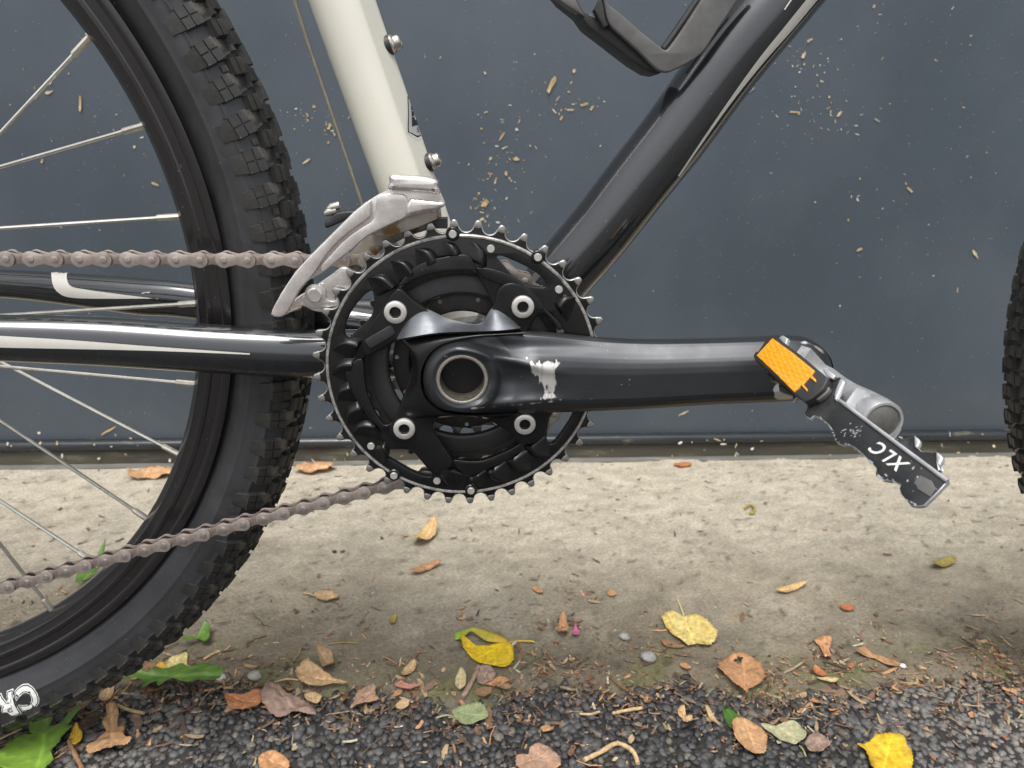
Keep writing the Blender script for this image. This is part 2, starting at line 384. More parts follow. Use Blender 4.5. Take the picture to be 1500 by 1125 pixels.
def stones(name, x0, x1, y0, y1, sp, sub, seed, label):
    R = np.random.default_rng(seed)
    bv, bf = ico(sub)
    P = []
    for x in np.arange(x0, x1, sp):
        e = edge(x)
        for y in np.arange(y0, min(y1, e+3), sp):
            P.append((x+R.uniform(-.5, .5)*sp, y+R.uniform(-.5, .5)*sp, e))
    P = np.array(P); n = len(P)
    fade = np.array([edge_fade(x) for x in P[:, 0]])
    low = np.array([nz(p[0], p[1], 3, .03) for p in P])
    rad = R.uniform(.38, .78, n)*sp*(1+.25*np.clip(low, -1, 1))
    rad *= (1-.12*fade)
    sc = np.stack([rad*R.uniform(.8, 1.5, n), rad*R.uniform(.75, 1.25, n), rad*R.uniform(.5, .95, n)], 1)
    jit = R.uniform(.70, 1.16, (n, len(bv), 1))
    a = R.uniform(0, 6.28, n); ca, sa = np.cos(a), np.sin(a)
    v = bv[None]*jit*sc[:, None]
    vx = v[..., 0]*ca[:, None]-v[..., 1]*sa[:, None]; vy = v[..., 0]*sa[:, None]+v[..., 1]*ca[:, None]
    zc = -301.3 + R.uniform(-.6, 1.9, n)*(1-.6*fade) - .3*fade
    near = np.clip((P[:, 1]-(P[:, 2]-16))/16, 0, 1)
    zc -= 1.2*near*(R.uniform(0, 1, n) > .45)
    V = np.stack([vx+P[:, 0, None], vy+P[:, 1, None], v[..., 2]+zc[:, None]], -1).reshape(-1, 3)
    F = (bf[None]+(np.arange(n)*len(bv))[:, None, None]).reshape(-1, 3)
    base = np.array((.058, .057, .056))[None]*R.uniform(.5, 1.7, (n, 1))
    tan = R.uniform(0, 1, n) < .05; base[tan] = np.array((.16, .14, .11))
    dust = (.13*fade)[:, None]*np.array((1, .93, .82))
    base = base+dust*R.uniform(.4, 1.1, (n, 1))
    o = link_mesh(name, fast_mesh(name, V, F, np.repeat(base, len(bv), 0), MAT['stone'], True))
    tag(o, label, 'gravel', kind='stuff')
stones('asphalt_gravel', -470, 560, -130, 120, 5.4, 2, 3, 'coarse dark stones bound in the asphalt beside the pavement')
stones('distant_asphalt_gravel', -950, 1050, -700, -130, 9, 1, 5, 'dark asphalt stones in front of the bicycle')

# ------------------------------------------------------------------ wall of painted metal
def build_wall():
    root = empty('metal_wall', (WALL_A[0]+650, wall_y(50), -296), None, 'dark blue-grey painted metal wall with bottom rail and sill behind the bicycle', 'wall')
    X0, X1 = -4200, 4300
    def zpx(py, dy): return BP(750, py, wall_y(57)+dy)[2]
    def prism(name, prof, mat, sm=35):                     # profile in (offset from wall line towards +Y, z), swept along the wall
        g = G(); rows = []
        for x in np.linspace(X0, X1, 41): rows.append([(x, wall_y(x)+d, z) for d, z in prof])
        g.grid(rows, closed_v=True); n = len(prof); b = len(rows)-1
        g.f.append(tuple(range(n))); g.f.append(tuple(b*n+k for k in reversed(range(n))))
        return g.obj(name, mat, root, smooth=sm)
    z0, z1, z2, z3, z4 = zpx(639, 22), zpx(641, 12), zpx(654, 10), zpx(672, 12), zpx(682, 0)
    zl = gz(57, wall_y(57))
    prism('panel', [(22, z1-6), (22, 3000), (60, 3000), (60, z1-6)], MAT['wall'])
    prism('bottom_rail', [(20.5, z1+1), (13, z1+.5), (10, z1-2.5), (9, z1-7), (10.5, z2+1), (13, z2-1), (40, z2-1), (40, z1+.5)], MAT['rail'], 60)
    prism('dirty_channel', [(16, z2-1.6), (14, z2-9), (12, z3+.5), (40, z3+.5), (40, z2-1.6)], MAT['rail_dirty'])
    prism('sill', [(10.6, z3), (5, z3-1.5), (2, z4+3), (3.5, z4+.4), (40, z4+.4), (40, z3)], MAT['sill'], 60)
    prism('gap', [(14, z4), (14, zl-8), (40, zl-8), (40, z4)], MAT['dark'])  # solid near-black block, the shade under the sill painted as its colour
    return root
build_wall()

# ------------------------------------------------------------------ bicycle
BIKE = empty('bicycle', (130, 0, -299), None, 'black and white mountain bicycle with silver chain standing before the wall', 'bicycle')
RW = (-421.7, 0, 35.3); FW = (697, 0, 35.3)

def knob_mesh(name, lx, ly, h, sipe, nub=True):
    """block knob: X along the tyre, Y across, Z outwards"""
    g = G(); gap = .3
    v = []
    for z_, k_, s_ in ((-1.2, 1.22, 0), (h*.4, 1.04, 0)):
        for dx, dy in ((-1, -1), (1, -1), (1, 1), (-1, 1)): v.append((dx*lx/2*(k_*.92 if z_ < 0 else k_*.98), dy*ly/2*k_, z_))
    g.add(v, [(0, 3, 2, 1), (4, 5, 6, 7), (0, 1, 5, 4), (1, 2, 6, 5), (2, 3, 7, 6), (3, 0, 4, 7)])
    if sipe == 'x':
        for s in (-1, 1): g.box((0, s*(ly/4+gap/2), h/2-1), (lx/2, ly/4-gap/2, h/2+1), taper=.93)
        g.box((0, 0, h*.30), (lx/2*.9, ly/2*.8, h*.5))
    elif sipe == '+':
        v = [(-lx/2*.95, ly/2, -1.5), (lx/2*.95, ly/2, -1.5), (lx/2*.9, ly/2*.9, h*.72), (-lx/2*.9, ly/2*.9, h*.72), (-lx/2*.7, ly/2+6.5, -2.2), (lx/2*.7, ly/2+6.5, -2.2)]
        g.add(v, [(2, 3, 4, 5), (1, 2, 5), (3, 0, 4), (0, 1, 5, 4), (0, 3, 2, 1)])
        v = [(x_, -y_, z_) for x_, y_, z_ in v]
        g.add(v, [(5, 4, 3, 2), (5, 2, 1), (4, 0, 3), (4, 5, 1, 0), (1, 2, 3, 0)])
        for s in (-1, 1):
            for t in (-1, 1):
                g.box((t*(lx/4+gap/3), s*(ly/4+gap/2), h/2-1), (lx/4-gap/3, ly/4-gap/2, h/2+1), taper=.93)
        g.box((0, 0, h*.30), (lx/2*.9, ly/2*.85, h*.5))
    else:
        g.box((0, 0, h/2-1), (lx/2, ly/2, h/2+1), taper=.82)
    me = mk_mesh(name, g.v, g.f, smooth=0)
    me.materials.append(MAT['knob'])
    return me
KM = {'a': knob_mesh('shoulder_knob', 11.8, 10.6, 4.2, '+'), 'b': knob_mesh('transition_knob', 9, 8.5, 4, 'x'), 'c': knob_mesh('centre_knob', 7.5, 8.5, 3.6, 'x'), 'd': knob_mesh('small_knob', 4, 4.5, 2.0, '')}
TYRE = [(281.5, 9.6), (286.5, 11.2), (289.3, 16.2), (296, 22.6), (298.6, 23.7), (299.0, 24.3), (299.9, 24.5), (300.3, 24.4), (303, 25.3), (309, 25.4), (311.6, 24.9), (312, 25.2), (312.7, 24.9), (313, 24.4), (314.5, 23.6), (319.5, 20), (323.5, 14.5), (326, 7.5), (326.8, 0)]
def tyre_pt(phi):                                          # (radius, y offset, outward normal) at angle phi from the crown (radians, + = viewer's side)
    rc, yc, ra, rb = 302.5, 0, 24.3, 25.6
    return rc+ra*math.cos(phi), -rb*math.sin(phi)
def wheel(name, c, parent, view0, view1, hub=True, spokes=None, steer=0):
    root = empty(name, c, parent)
    R = Matrix.Translation(Vector(c)) @ Matrix.Rotation(steer, 4, 'Z') @ Matrix.Translation(-Vector(c))
    def fin(g): g.v = [tuple(R @ Vector(v)) for v in g.v]; return g
    prof = [(r, -y) for r, y in TYRE] + [(r, y) for r, y in reversed(TYRE[:-1])]
    prof += [(284, 9), (284, -9)]
    g = G(); rows = []
    n = 220
    for k in range(n):
        a = 2*math.pi*k/n
        rows.append([(c[0]+r*math.cos(a), c[1]+y, c[2]+r*math.sin(a)) for r, y in prof])
    g.grid(rows, closed_u=True, closed_v=True)
    fin(g).obj('tyre', MAT['rubber'], root, smooth=60)
    # rim: stepped section
    rp = [(284.6, -12.3), (284.6, -14.2), (281.5, -14.6), (279.5, -14.0), (278.6, -13.2), (273.5, -12.6), (272.6, -13.1), (270.6, -13.0), (269.5, -12.3), (265, -11.2), (262.2, -8.0), (260.6, -3.5), (260.4, 0)]
    rp = rp + [(r, -y) for r, y in reversed(rp[:-1])] + [(276, 12), (276, -12)]
    g = G().lathe(rp, c, 200)
    k = len(rp); g.f = [q for q in g.f]                    # closed section
    g.grid([[g.v[i*k+k-1], g.v[i*k]] for i in range(200)], closed_u=True)
    fin(g).obj('rim', MAT['rim'], root, smooth=28)
    # tread: in the part of the circle in view each block is a piece of its own
    NP = 104; rest = G(); proto = {kk: (np.array([tuple(v.co) for v in me.vertices])/S, [tuple(p.vertices) for p in me.polygons]) for kk, me in KM.items()}
    rr = random.Random(5)
    for i in range(NP):
        for kk, phi, da in (('a', 55, 0), ('b', 29, .5), ('c', 8, .22), ('c', -8, .72), ('b', -31, .0), ('a', -62, .5), ('d', 46, .5), ('d', 18, 0.), ('d', 2, .47)):
            if kk == 'd' and phi == 46 and i % 2: continue
            a = 2*math.pi*(i+da)/NP + math.radians(rr.uniform(-.06, .06))
            p = math.radians(phi)
            r, y = tyre_pt(p)
            er = Vector((math.cos(a), 0, math.sin(a))); et = Vector((-math.sin(a), 0, math.cos(a)))
            nrm = (er*math.cos(p) + Vector((0, -1, 0))*math.sin(p)).normalized()
            acr = nrm.cross(et)
            Mx = Matrix.Identity(4)
            for q in range(3): Mx[q][0] = et[q]; Mx[q][1] = acr[q]; Mx[q][2] = nrm[q]
            pos = Vector(c) + er*r + Vector((0, y, 0))
            deg = math.degrees(a) % 360
            inview = (view0 <= deg <= view1) or (view0 <= deg-360 <= view1)
            if inview and phi > -20 and kk != 'd':
                ob = bpy.data.objects.new('tread_knob', KM[kk]); COL.objects.link(ob)
                ob.parent = root; ob.matrix_parent_inverse = Matrix.Translation(-LOC[root.name])
                ob.matrix_basis = Matrix.Translation((R @ pos)*S) @ (R.to_3x3().to_4x4() @ Mx) @ Matrix.Rotation(rr.uniform(-.07, .07)+(.12 if kk == 'a' else 0), 4, 'Z') @ Matrix.Diagonal((rr.uniform(.92, 1.08), rr.uniform(.92, 1.08), rr.uniform(.82, 1.12), 1))
            else:
                T = R @ Matrix.Translation(pos) @ Mx
                v, f = proto[kk]; rest.add([tuple(T @ Vector(q)) for q in v], f)
    tag(rest.obj('tread', MAT['knob'], root, smooth=0, fix=False), kind='stuff')
    # hub and spokes
    hp = [(8, -62), (8, -48), (16, -44), (16, -38), (29, -34), (29, -29), (17, -26), (15, 0), (17, 26), (29, 29), (29, 34), (14, 38), (8, 62)]
    fin(G().lathe(hp, c, 40)).obj('hub', MAT['ring_grey'], root)
    known = spokes or []
    done = []
    for (n0, p1, side) in known:
        A = Vector(BP(*n0, -3*side)); B0 = BP(*p1, -22*side)
        d = Vector(B0)-A
        far = A + d*(262/d.length)
        # carry the line on to the flange plane
        t_ = (c[1]-31*side-A.y)/d.y if abs(d.y) > 1e-3 else 1
        E = A + d.normalized()*258
        E.y = c[1]-31*side
        done.append((A, E))
    if known:
        angs = sorted([math.atan2(A.z-c[2], A.x-c[0]) for A, _ in done]); st = 2*math.pi/32
        a0 = angs[-1]+st; kx = 32-len(known); start = a0
    else: start, st, kx = 0, 2*math.pi/32, 32
    for i in range(kx):
        a = start+i*st; s = 1 if i % 2 else -1; q = 1 if (i//2) % 2 else -1
        A = Vector((c[0]+261*math.cos(a), c[1]-3*s, c[2]+261*math.sin(a)))
        b = a+q*math.radians(72)
        done.append((A, Vector((c[0]+27*math.cos(b), c[1]-31*s, c[2]+27*math.sin(b)))))
    for A, E in done:
        A2, E2 = R @ A, R @ E
        u = (E2-A2).normalized()
        G().tube([A2+u*11, A2+u*30, E2], [1.12, 1.12, 1.12], 8).obj('spoke', MAT['spoke'], root)
        G().tube([A2-u*3, A2-u*.2, A2+u*.3, A2+u*12.2, A2+u*13, A2+u*13.4], [2.9, 2.9, 1.95, 1.95, 1.7, .8], 8).obj('nipple', MAT['nipple'], root, smooth=30)
    return root
SP = [((131, 55), (0, 175), 1), ((210, 184), (0, 247), -1), ((264, 317), (0, 336), 1), ((291, 444), (0, 460), -1), ((290, 563), (0, 543), 1),
      ((265, 667), (10, 528), -1), ((220, 763), (0, 630), 1), ((140, 825), (0, 715), -1), ((80, 898), (0, 835), 1)]
REAR = wheel('rear_wheel', RW, BIKE, -82, 52, spokes=SP)
FRONT = wheel('front_wheel', FW, BIKE, 148, 212, steer=math.radians(-3))

# frame tubes
def tube_obj(name, path, rad, mat, parent, n=40, sub=6):
    P = catmull([(*p, r[0] if isinstance(r, tuple) else r, r[1] if isinstance(r, tuple) else r) for p, r in zip(path, rad)], sub)
    g = G().tube([p[:3] for p in P], [(p[3], p[4]) for p in P], n)
    o = g.obj(name, mat, parent, smooth=50)
    bvh = BVHTree.FromPolygons([Vector(v) for v in g.v], g.f)
    return o, bvh
st_a = Vector(BP(501, 0, 0)); st_b = Vector(BP(596, 270, 0)); st_d = (st_a-st_b).normalized()
g = G(); rows = []; ax_t = -st_d; sd_ = ax_t.cross(Vector((0, 1, 0))).normalized()
for L_ in np.linspace(400, -92, 40):
    row = []; k0, k1 = math.radians(180-34), math.radians(180-92)          # a flattened facet on the front right of the tube
    for k_ in range(72):
        a_ = 2*math.pi*k_/72; r_ = 17.4
        if k1 < a_ < k0: r_ = 17.4*math.cos((k0-k1)/2)/math.cos(a_-(k0+k1)/2)
        row.append(tuple(st_b+st_d*L_+Vector((0, 1, 0))*(math.cos(a_)*r_)+sd_*(math.sin(a_)*r_)))
    rows.append(row)
g.grid(rows, closed_v=True); SEAT = g.obj('seat_tube', MAT['white_paint'], BIKE, smooth=45); SEAT_B = BVHTree.FromPolygons([Vector(v) for v in g.v], g.f)
dt = [BP(*p, 0) for p in [(1141, 0), (1065, 92), (990, 195), (935, 265), (880, 336), (832, 392)]]
d0 = (dt[0]-dt[1]); d0 /= np.linalg.norm(d0)
DT = [dt[0]+d0*420, dt[0]+d0*200, dt[0]+d0*60]+dt+[np.array((38., 0, 18.)), np.array((8., 0, 0.))]
DOWN, DOWN_B = tube_obj('down_tube', DT, [20.2, 20.4, 20.4, 20.4, 20.4, 20.2, 20, 19.8, 19.6, 19, 18], MAT['black_paint'], BIKE, 48)
def cpath(tops, bots, ys):
    P = []; r = []
    for a, b, y in zip(tops, bots, ys):
        A, B = BP(*a, y), BP(*b, y); P.append((A+B)/2); r.append(np.linalg.norm(A-B)/2)
    return P, r
P, r = cpath([(-420, 470), (-200, 462), (0, 462), (150, 465), (300, 475), (400, 480), (470, 484)], [(-420, 522), (-200, 520), (0, 528), (150, 535), (300, 545), (400, 551), (470, 552)], [-64, -60, -50, -42, -37, -33, -30])
P.append(np.array((-30., -24, 2.))); r.append(15)
CS, CS_B = tube_obj('chainstay', P, [(x*.85, x) for x in r], MAT['black_paint'], BIKE)
P, r = cpath([(-420, 370), (-200, 388), (0, 395), (100, 400), (200, 407), (290, 416)], [(-420, 415), (-200, 425), (0, 436), (100, 447), (200, 461), (290, 468)], [66, 60, 50, 44, 38, 34])
P.append(np.array((-60., 28, 4.))); r.append(14)
CS2, CS2_B = tube_obj('chainstay', P, [(x*.8, x) for x in r], MAT['black_paint'], BIKE)
G().lathe([(14, -36), (22, -36), (22, 36), (14, 36)], (0, 0, 0), 40).obj('bottom_bracket_shell', MAT['black_paint'], BIKE)
G().lathe([(12, -41.5), (20.5, -41.5), (21.5, -40), (21.5, -36.2), (12, -36.2)], (0, 0, 0), 40).obj('bearing_cup', MAT['ring_grey'], BIKE)

# painted shapes that follow a tube: polygon strips seen at the given pixels, cast on to the tube's surface
def decal(name, left, right, bvh, mat, parent, lift=.12, nu=40, nv=4):
    A = catmull(left, max(2, nu//(len(left)-1))) if len(left) > 2 else [np.array(left[0])+(np.array(left[1])-np.array(left[0]))*t for t in np.linspace(0, 1, nu)]
    B = catmull(right, max(2, nu//(len(right)-1))) if len(right) > 2 else [np.array(right[0])+(np.array(right[1])-np.array(right[0]))*t for t in np.linspace(0, 1, nu)]
    n = min(len(A), len(B)); rows = []
    for i in range(n):
        a, b = A[round(i*(len(A)-1)/(n-1))], B[round(i*(len(B)-1)/(n-1))]
        row = []
        for j in range(nv+1):
            p = a+(b-a)*j/nv
            d = Vector(ray(*p)).normalized()
            hit, nrm, _, _ = bvh.ray_cast(Vector(CAM), d)
            if hit is None:
                hit, nrm, _, _ = bvh.find_nearest(Vector(CAM)+d*470)
            if nrm.dot(d) > 0: nrm = -nrm
            row.append(hit+nrm*lift)
        rows.append([tuple(x) for x in row])
    return G().grid(rows).obj(name, mat, parent, smooth=60, fix=False)
decal('stripe', [(-60, 489), (0, 492), (100, 498), (230, 508), (366, 517.5)], [(-60, 507), (0, 509), (100, 511), (230, 514), (366, 519.5)], CS_B, MAT['decal_white'], CS)
decal('stripe', [(75, 396), (77, 415), (85, 428), (105, 436), (160, 437.5), (232, 437.2)], [(99, 396), (98, 408), (104, 419), (125, 424), (175, 431), (232, 438)], CS2_B, MAT['decal_white'], CS2)
decal('stripe', [(1190, -12), (1150, 38), (1110, 88), (1060, 158), (993, 257)], [(1207, -12), (1163, 41), (1118, 92), (1064, 160), (995, 258.5)], DOWN_B, MAT['decal_white'], DOWN)
decal('pinstripe', [(1165, -12), (1148, 14)], [(1168, -12), (1150, 14.5)], DOWN_B, MAT['decal_white'], DOWN, nu=6)
# shield badge on the seat tube
bd = lambda pts: [(560+x/8.036, 120+y/8.036) for x, y in pts]
decal('badge', bd([(285, 165), (282, 380), (275, 590), (300, 615), (415, 692)]), bd([(340, 165), (420, 400), (475, 560), (482, 612), (440, 690)]), SEAT_B, MAT['decal_white'], SEAT, .1)
decal('badge_outline', bd([(293, 172), (300, 380), (298, 580), (330, 605), (408, 652)]), bd([(345, 172), (420, 380), (465, 545), (482, 605), (425, 650)]), SEAT_B, MAT['decal_black'], SEAT, .17)
decal('badge_field', bd([(304, 205), (310, 380), (310, 575), (340, 598), (406, 634)]), bd([(330, 205), (418, 380), (463, 545), (476, 603), (424, 632)]), SEAT_B, MAT['decal_grey'], SEAT, .24)
decal('badge_panel', bd([(332, 285), (340, 400), (345, 528)]), bd([(365, 285), (405, 400), (436, 498)]), SEAT_B, MAT['decal_black'], SEAT, .31)
decal('badge_bar', bd([(338, 342), (339, 350)]), bd([(384, 326), (386, 333)]), SEAT_B, MAT['decal_grey'], SEAT, .38, nu=3)
decal('badge_bar', bd([(342, 412), (343, 420)]), bd([(405, 390), (407, 398)]), SEAT_B, MAT['decal_grey'], SEAT, .38, nu=3)

def flat_text(name, body, size_mm, M4, mat, parent, offset=0, extrude=.05, drop=0, surf=None, font_shear=0, bold=0, spacing=1):
    cu = bpy.data.curves.new(name, 'FONT'); cu.body = body; cu.size = size_mm; cu.extrude = extrude; cu.offset = offset+bold
    cu.shear = font_shear; cu.space_character = spacing; cu.resolution_u = 4
    tmp = bpy.data.objects.new('tmp', cu); COL.objects.link(tmp)
    me = bpy.data.meshes.new_from_object(tmp.evaluated_get(bpy.context.evaluated_depsgraph_get()))
    bpy.data.objects.remove(tmp); bpy.data.curves.remove(cu)
    me.materials.clear(); me.name = name
    if surf is not None:
        bm = bmesh.new(); bm.from_mesh(me)
        bmesh.ops.subdivide_edges(bm, edges=[e for e in bm.edges if e.calc_length() > 3], cuts=3, use_grid_fill=False)
        bm.to_mesh(me); bm.free()
    for v in me.vertices:
        v.co = (Vector(surf(v.co)) if surf else M4 @ v.co)*S
    me.update()
    return link_mesh(name, me, parent, mat)
# small letters on the badge, cast on the tube as well
def badge_surf(co):
    p = (560+(398+co.x*30)/8.036, 120+(595-co.y*30-co.x*6)/8.036)
    d = Vector(ray(*p)).normalized(); h, n_, _, _ = SEAT_B.ray_cast(Vector(CAM), d)
    if h is None: h, n_, _, _ = SEAT_B.find_nearest(Vector(CAM)+d*470)
    if n_.dot(d) > 0: n_ = -n_
    return h+n_*(.3+co.z)
flat_text('badge_letters', 'SPE', 2.6, None, MAT['decal_black'], SEAT, surf=badge_surf, extrude=.02)

# tyre lettering: sits on the side wall, tops of the letters outwards
def tyre_surf(a_start, rmid):
    prof = [(r, -y) for r, y in TYRE[1:] if r < 317]
    def f(co):
        r = rmid+co.y
        y = interp(prof, r)
        a = a_start-co.x/rmid
        return (RW[0]+r*math.cos(a), RW[1]+y-.18-co.z*1.0, RW[2]+r*math.sin(a))
    return f
w0 = BP(45, 1000, -24)
A0 = math.atan2(w0[2]-RW[2], w0[0]-RW[0])
for off, lift, mt in ((1.35, .0, 'print_white'), (.9, .12, 'decal_black'), (.3, .24, 'print_white')):
    sf = tyre_surf(A0, 295)
    flat_text('tyre_lettering', 'CROSSMARK', 21, None, MAT[mt], REAR, offset=off, extrude=.02, surf=(lambda co, sf=sf, lift=lift: Vector(sf(co))+Vector((0, -lift-.1, 0))), bold=.15, font_shear=.1, spacing=1.14)

# bottle-boss bolts on the seat tube, shift cable
def boss(px, py):
    c = Vector(BP(px, py, 0)); ax = Vector((st_d.z, 0, -st_d.x)).normalized()
    M3 = ax.to_track_quat('Y', 'Z').to_matrix()
    def ln(prof, name, mat, par):
        g = G().lathe(prof, (0, 0, 0), 24); g.v = [tuple(M3 @ Vector(v)+c) for v in g.v]; return g.obj(name, mat, par, smooth=35)
    b = ln([(0, -3), (5.4, -3), (5.4, .6), (0, .6)], 'bolt_washer', MAT['black_plastic'], SEAT)
    ln([(0, .7), (5.0, .7), (5.2, 1.6), (4.7, 2.6), (4.1, 3.0), (3.9, 5.6), (3.2, 6.4), (1.8, 6.6), (1.8, 5.2), (0, 5.2)], 'bottle_bolt', MAT['axle'], SEAT)
boss(571, 66); boss(629.5, 238)
G().tube([BP(422, -30, 12), BP(450, 60, 13), BP(530, 298, 16), BP(560, 390, 10)], 1.15, 8).obj('shift_cable', MAT['cable'], BIKE)

# ------------------------------------------------------------------ chain
def link_outline(rh, rw, n=10):
    L = 12.7; pts = []
    for k in range(n+1):
        a = math.radians(-55+ (360-110-0)*0) if False else None
    A = [(L/2+rh*math.cos(t), rh*math.sin(t)) for t in np.linspace(-2.15, 2.15, 15)]
    B = [(-L/2-rh*math.cos(t), -rh*math.sin(t)) for t in np.linspace(-2.15, 2.15, 15)]
    return A+[(0, rw)]+B+[(0, -rw)]
def merge(name, parts, mats):
    bm = bmesh.new()
    for i, me in enumerate(parts):
        n0 = len(bm.faces); bm.from_mesh(me); bm.faces.ensure_lookup_table()
        for f in bm.faces[n0:]: f.material_index = i if len(mats) > i else 0
    out = bpy.data.meshes.new(name); bm.to_mesh(out); bm.free()
    for x in mats: out.materials.append(x)
    smooth_angle(out, 35)
    return out
def two(loops, y, t, bev):
    return [plate_mesh('p', loops, s*y-t/2, t, bev, 1) for s in (-1, 1)]
def cyl_mesh(r, y0, y1, xs, n=14, dome=0):
    g = G()
    for x in xs:
        g.lathe([(0, y0-dome), (r*.7, y0-dome), (r, y0), (r, y1), (0, y1)], (x, 0, 0), n)
    return mk_mesh('c', g.v, g.f, 30)
o_pl = two([link_outline(4.3, 2.55)], 3.25, 1.0, .25)
i_pl = two([link_outline(4.15, 2.4)], 2.1, .95, .2)
def joinm(ms):
    bm = bmesh.new()
    for x in ms: bm.from_mesh(x)
    o = bpy.data.meshes.new('j'); bm.to_mesh(o); bm.free(); return o
OUT = merge('outer_link', [joinm(o_pl), cyl_mesh(1.85, -4.15, 4.1, (-6.35, 6.35), 14, .15)], [MAT['chain'], MAT['pin']])
INN = merge('inner_link', [joinm(i_pl), cyl_mesh(3.9, -1.55, 1.55, (-6.35, 6.35))], [MAT['inner_plate'], MAT['roller']])
CHAIN = empty('chain', (-150, -44, 0), BIKE)
RM = 30*12.7/(2*math.pi)
ylo = -44.; u = Vector((-.966, 0, -.258))                   # lower run heads left and down
nl = Vector((.258, 0, -.966))                               # ring-side offset: tangent point of the lower run
path = []
x = -430.
while x < 0: path.append((x, -44+(-x)*.010, 60.2 - .0*x)); x += 1.
a_end = math.atan2(nl.z, nl.x)
a = math.pi/2
while a > a_end: path.append((RM*math.cos(a), -44, RM*math.sin(a))); a -= 1/RM
t = 0.
while t < 430:
    p = nl*RM*1.0 + u*t; path.append((p.x, -44+max(0, t)*.010, p.z - .00004*t*t)); t += 1.
path = [Vector(p) for p in path]
# walk the path in link steps, a joint at the measured roller (x = -242.4)
js = []; acc = 0; prev = path[0]
start = (-242.4 - (-430)) % 12.7
nxt = start
for p, q in zip(path, path[1:]):
    d = (q-p).length
    while nxt <= acc+d:
        js.append(p+(q-p)*((nxt-acc)/d)); nxt += 12.7
    acc += d
for i, (p, q) in enumerate(zip(js, js[1:])):
    e = (q-p).normalized(); yy = Vector((0, 1, 0)); yy = (yy-e*e.y).normalized(); zz = e.cross(yy)
    Mx = Matrix.Identity(4)
    for k in range(3): Mx[k][0] = e[k]; Mx[k][1] = yy[k]; Mx[k][2] = zz[k]; Mx[k][3] = (p[k]+q[k])/2*S
    ob = bpy.data.objects.new('outer_link' if i % 2 else 'inner_link', OUT if i % 2 else INN); COL.objects.link(ob)
    ob.parent = CHAIN; ob.matrix_parent_inverse = Matrix.Translation(-LOC[CHAIN.name]); ob.matrix_basis = Mx

# ------------------------------------------------------------------ chainrings and crank
def gear(N, tip_add=2.5, root_sub=3.7, phase=0, tipw=.10):
    Rp = N*12.7/(2*math.pi); L = []
    for k in range(N):
        a = phase+2*math.pi*k/N; w = 2*math.pi/N
        er = Vector((math.cos(a), math.sin(a))); et = Vector((-er.y, er.x))
        for hw, rr_ in ((-1.55, tip_add-.75), (-.95, tip_add-.1), (0, tip_add+.05), (.95, tip_add-.1), (1.55, tip_add-.75)):
            p = er*(Rp+rr_)+et*hw; L.append((p.x, p.y))
        g_ = a+w/2; gr = Vector((math.cos(g_), math.sin(g_))); gt = Vector((-gr.y, gr.x))
        for b in (-78, -55, -32, -10, 10, 32, 55, 78):
            p = gr*Rp + (gt*math.sin(math.radians(b))-gr*math.cos(math.radians(b)))*3.95; L.append((p.x, p.y))
    return L
PH = 1.6168
YR = -54
CR = plate('outer_chainring', [gear(40, phase=PH), disc_loop(0, 0, 70, 120)], -53.4, 2.6, MAT['ring_black'], BIKE, .55, MAT['ring_edge'])
TIP = plate_mesh('tooth_tip', [[(80.0, -2.55), (81.3, -2.05), (82.5, -1.62), (83.25, -1.0), (83.4, 0), (83.25, 1.0), (82.5, 1.62), (81.3, 2.05), (80.0, 2.55), (79.2, 1.6), (79.0, 0), (79.2, -1.6)]], -53.52, 2.84, .75, 2)
TIP.materials.append(MAT['ring_edge'])
for k_ in range(40):
    ob = bpy.data.objects.new('tooth_tip', TIP); COL.objects.link(ob); ob.parent = CR
    ob.matrix_basis = Matrix.Rotation(-(PH+2*math.pi*k_/40), 4, 'Y')
z1 = lambda pts: [(450+x/6.25, 310+y/6.25) for x, y in pts]
z2 = lambda pts: [(660+x/6.25, 310+y/6.25) for x, y in pts]
z3 = lambda pts: [(450+x/6.25, 470+y/6.25) for x, y in pts]
z4 = lambda pts: [(660+x/6.25, 570+y/6.25) for x, y in pts]
z5 = lambda pts: [(450+x/6.25, 570+y/6.25) for x, y in pts]
def sm(pts, n=4): return [tuple(p) for p in catmull(pts, n, True)]
W1 = sm(z2([(425, 425), (455, 402), (560, 440), (690, 500), (800, 570), (870, 640), (860, 690), (760, 685), (655, 665), (590, 615), (500, 510)]))
W2 = sm([(505, 489), (511, 495), (524, 483), (538, 470), (546, 458), (548, 440), (546, 427), (539, 428), (525, 442), (511, 463), (506, 478)])
W3 = sm(z5([(716, 560), (800, 548), (940, 556), (1010, 615), (1080, 700), (1138, 765), (1115, 800), (980, 760), (850, 690), (720, 612)]))
W4 = sm([(801, 640), (803, 622), (811, 604), (838, 602), (836, 613), (824, 632), (811, 648), (803, 649)])
O_T = sm([(584, 421), (602, 412), (612, 407), (639, 399), (674, 396), (694, 397), (705, 412), (716, 432), (722, 449), (722, 470), (705, 478), (690, 478), (660, 474), (623, 453), (603, 438)])
O_L = sm([(530, 526), (560, 513), (582, 499), (600, 508), (610, 524), (606, 553), (594, 588), (580, 615), (569, 622), (560, 620), (546, 598), (535, 566)])
O_B = sm([(634, 629), (648, 652), (663, 674), (685, 675), (708, 674), (743, 660), (758, 649), (755, 638), (745, 628), (733, 618), (710, 606), (660, 602), (642, 610)])
O_R = sm([(786, 464), (796, 456), (807, 459), (817, 472), (828, 488), (828, 500), (790, 500), (776, 486)])
holes = [XZ(h, -54) for h in (W1, W2, W3, W4, O_T, O_L, O_B, O_R)]
plate('chainring_body', [disc_loop(0, 0, 74.2, 140)]+holes, -54.6, 4.4, MAT['ring_black'], CR, .6)
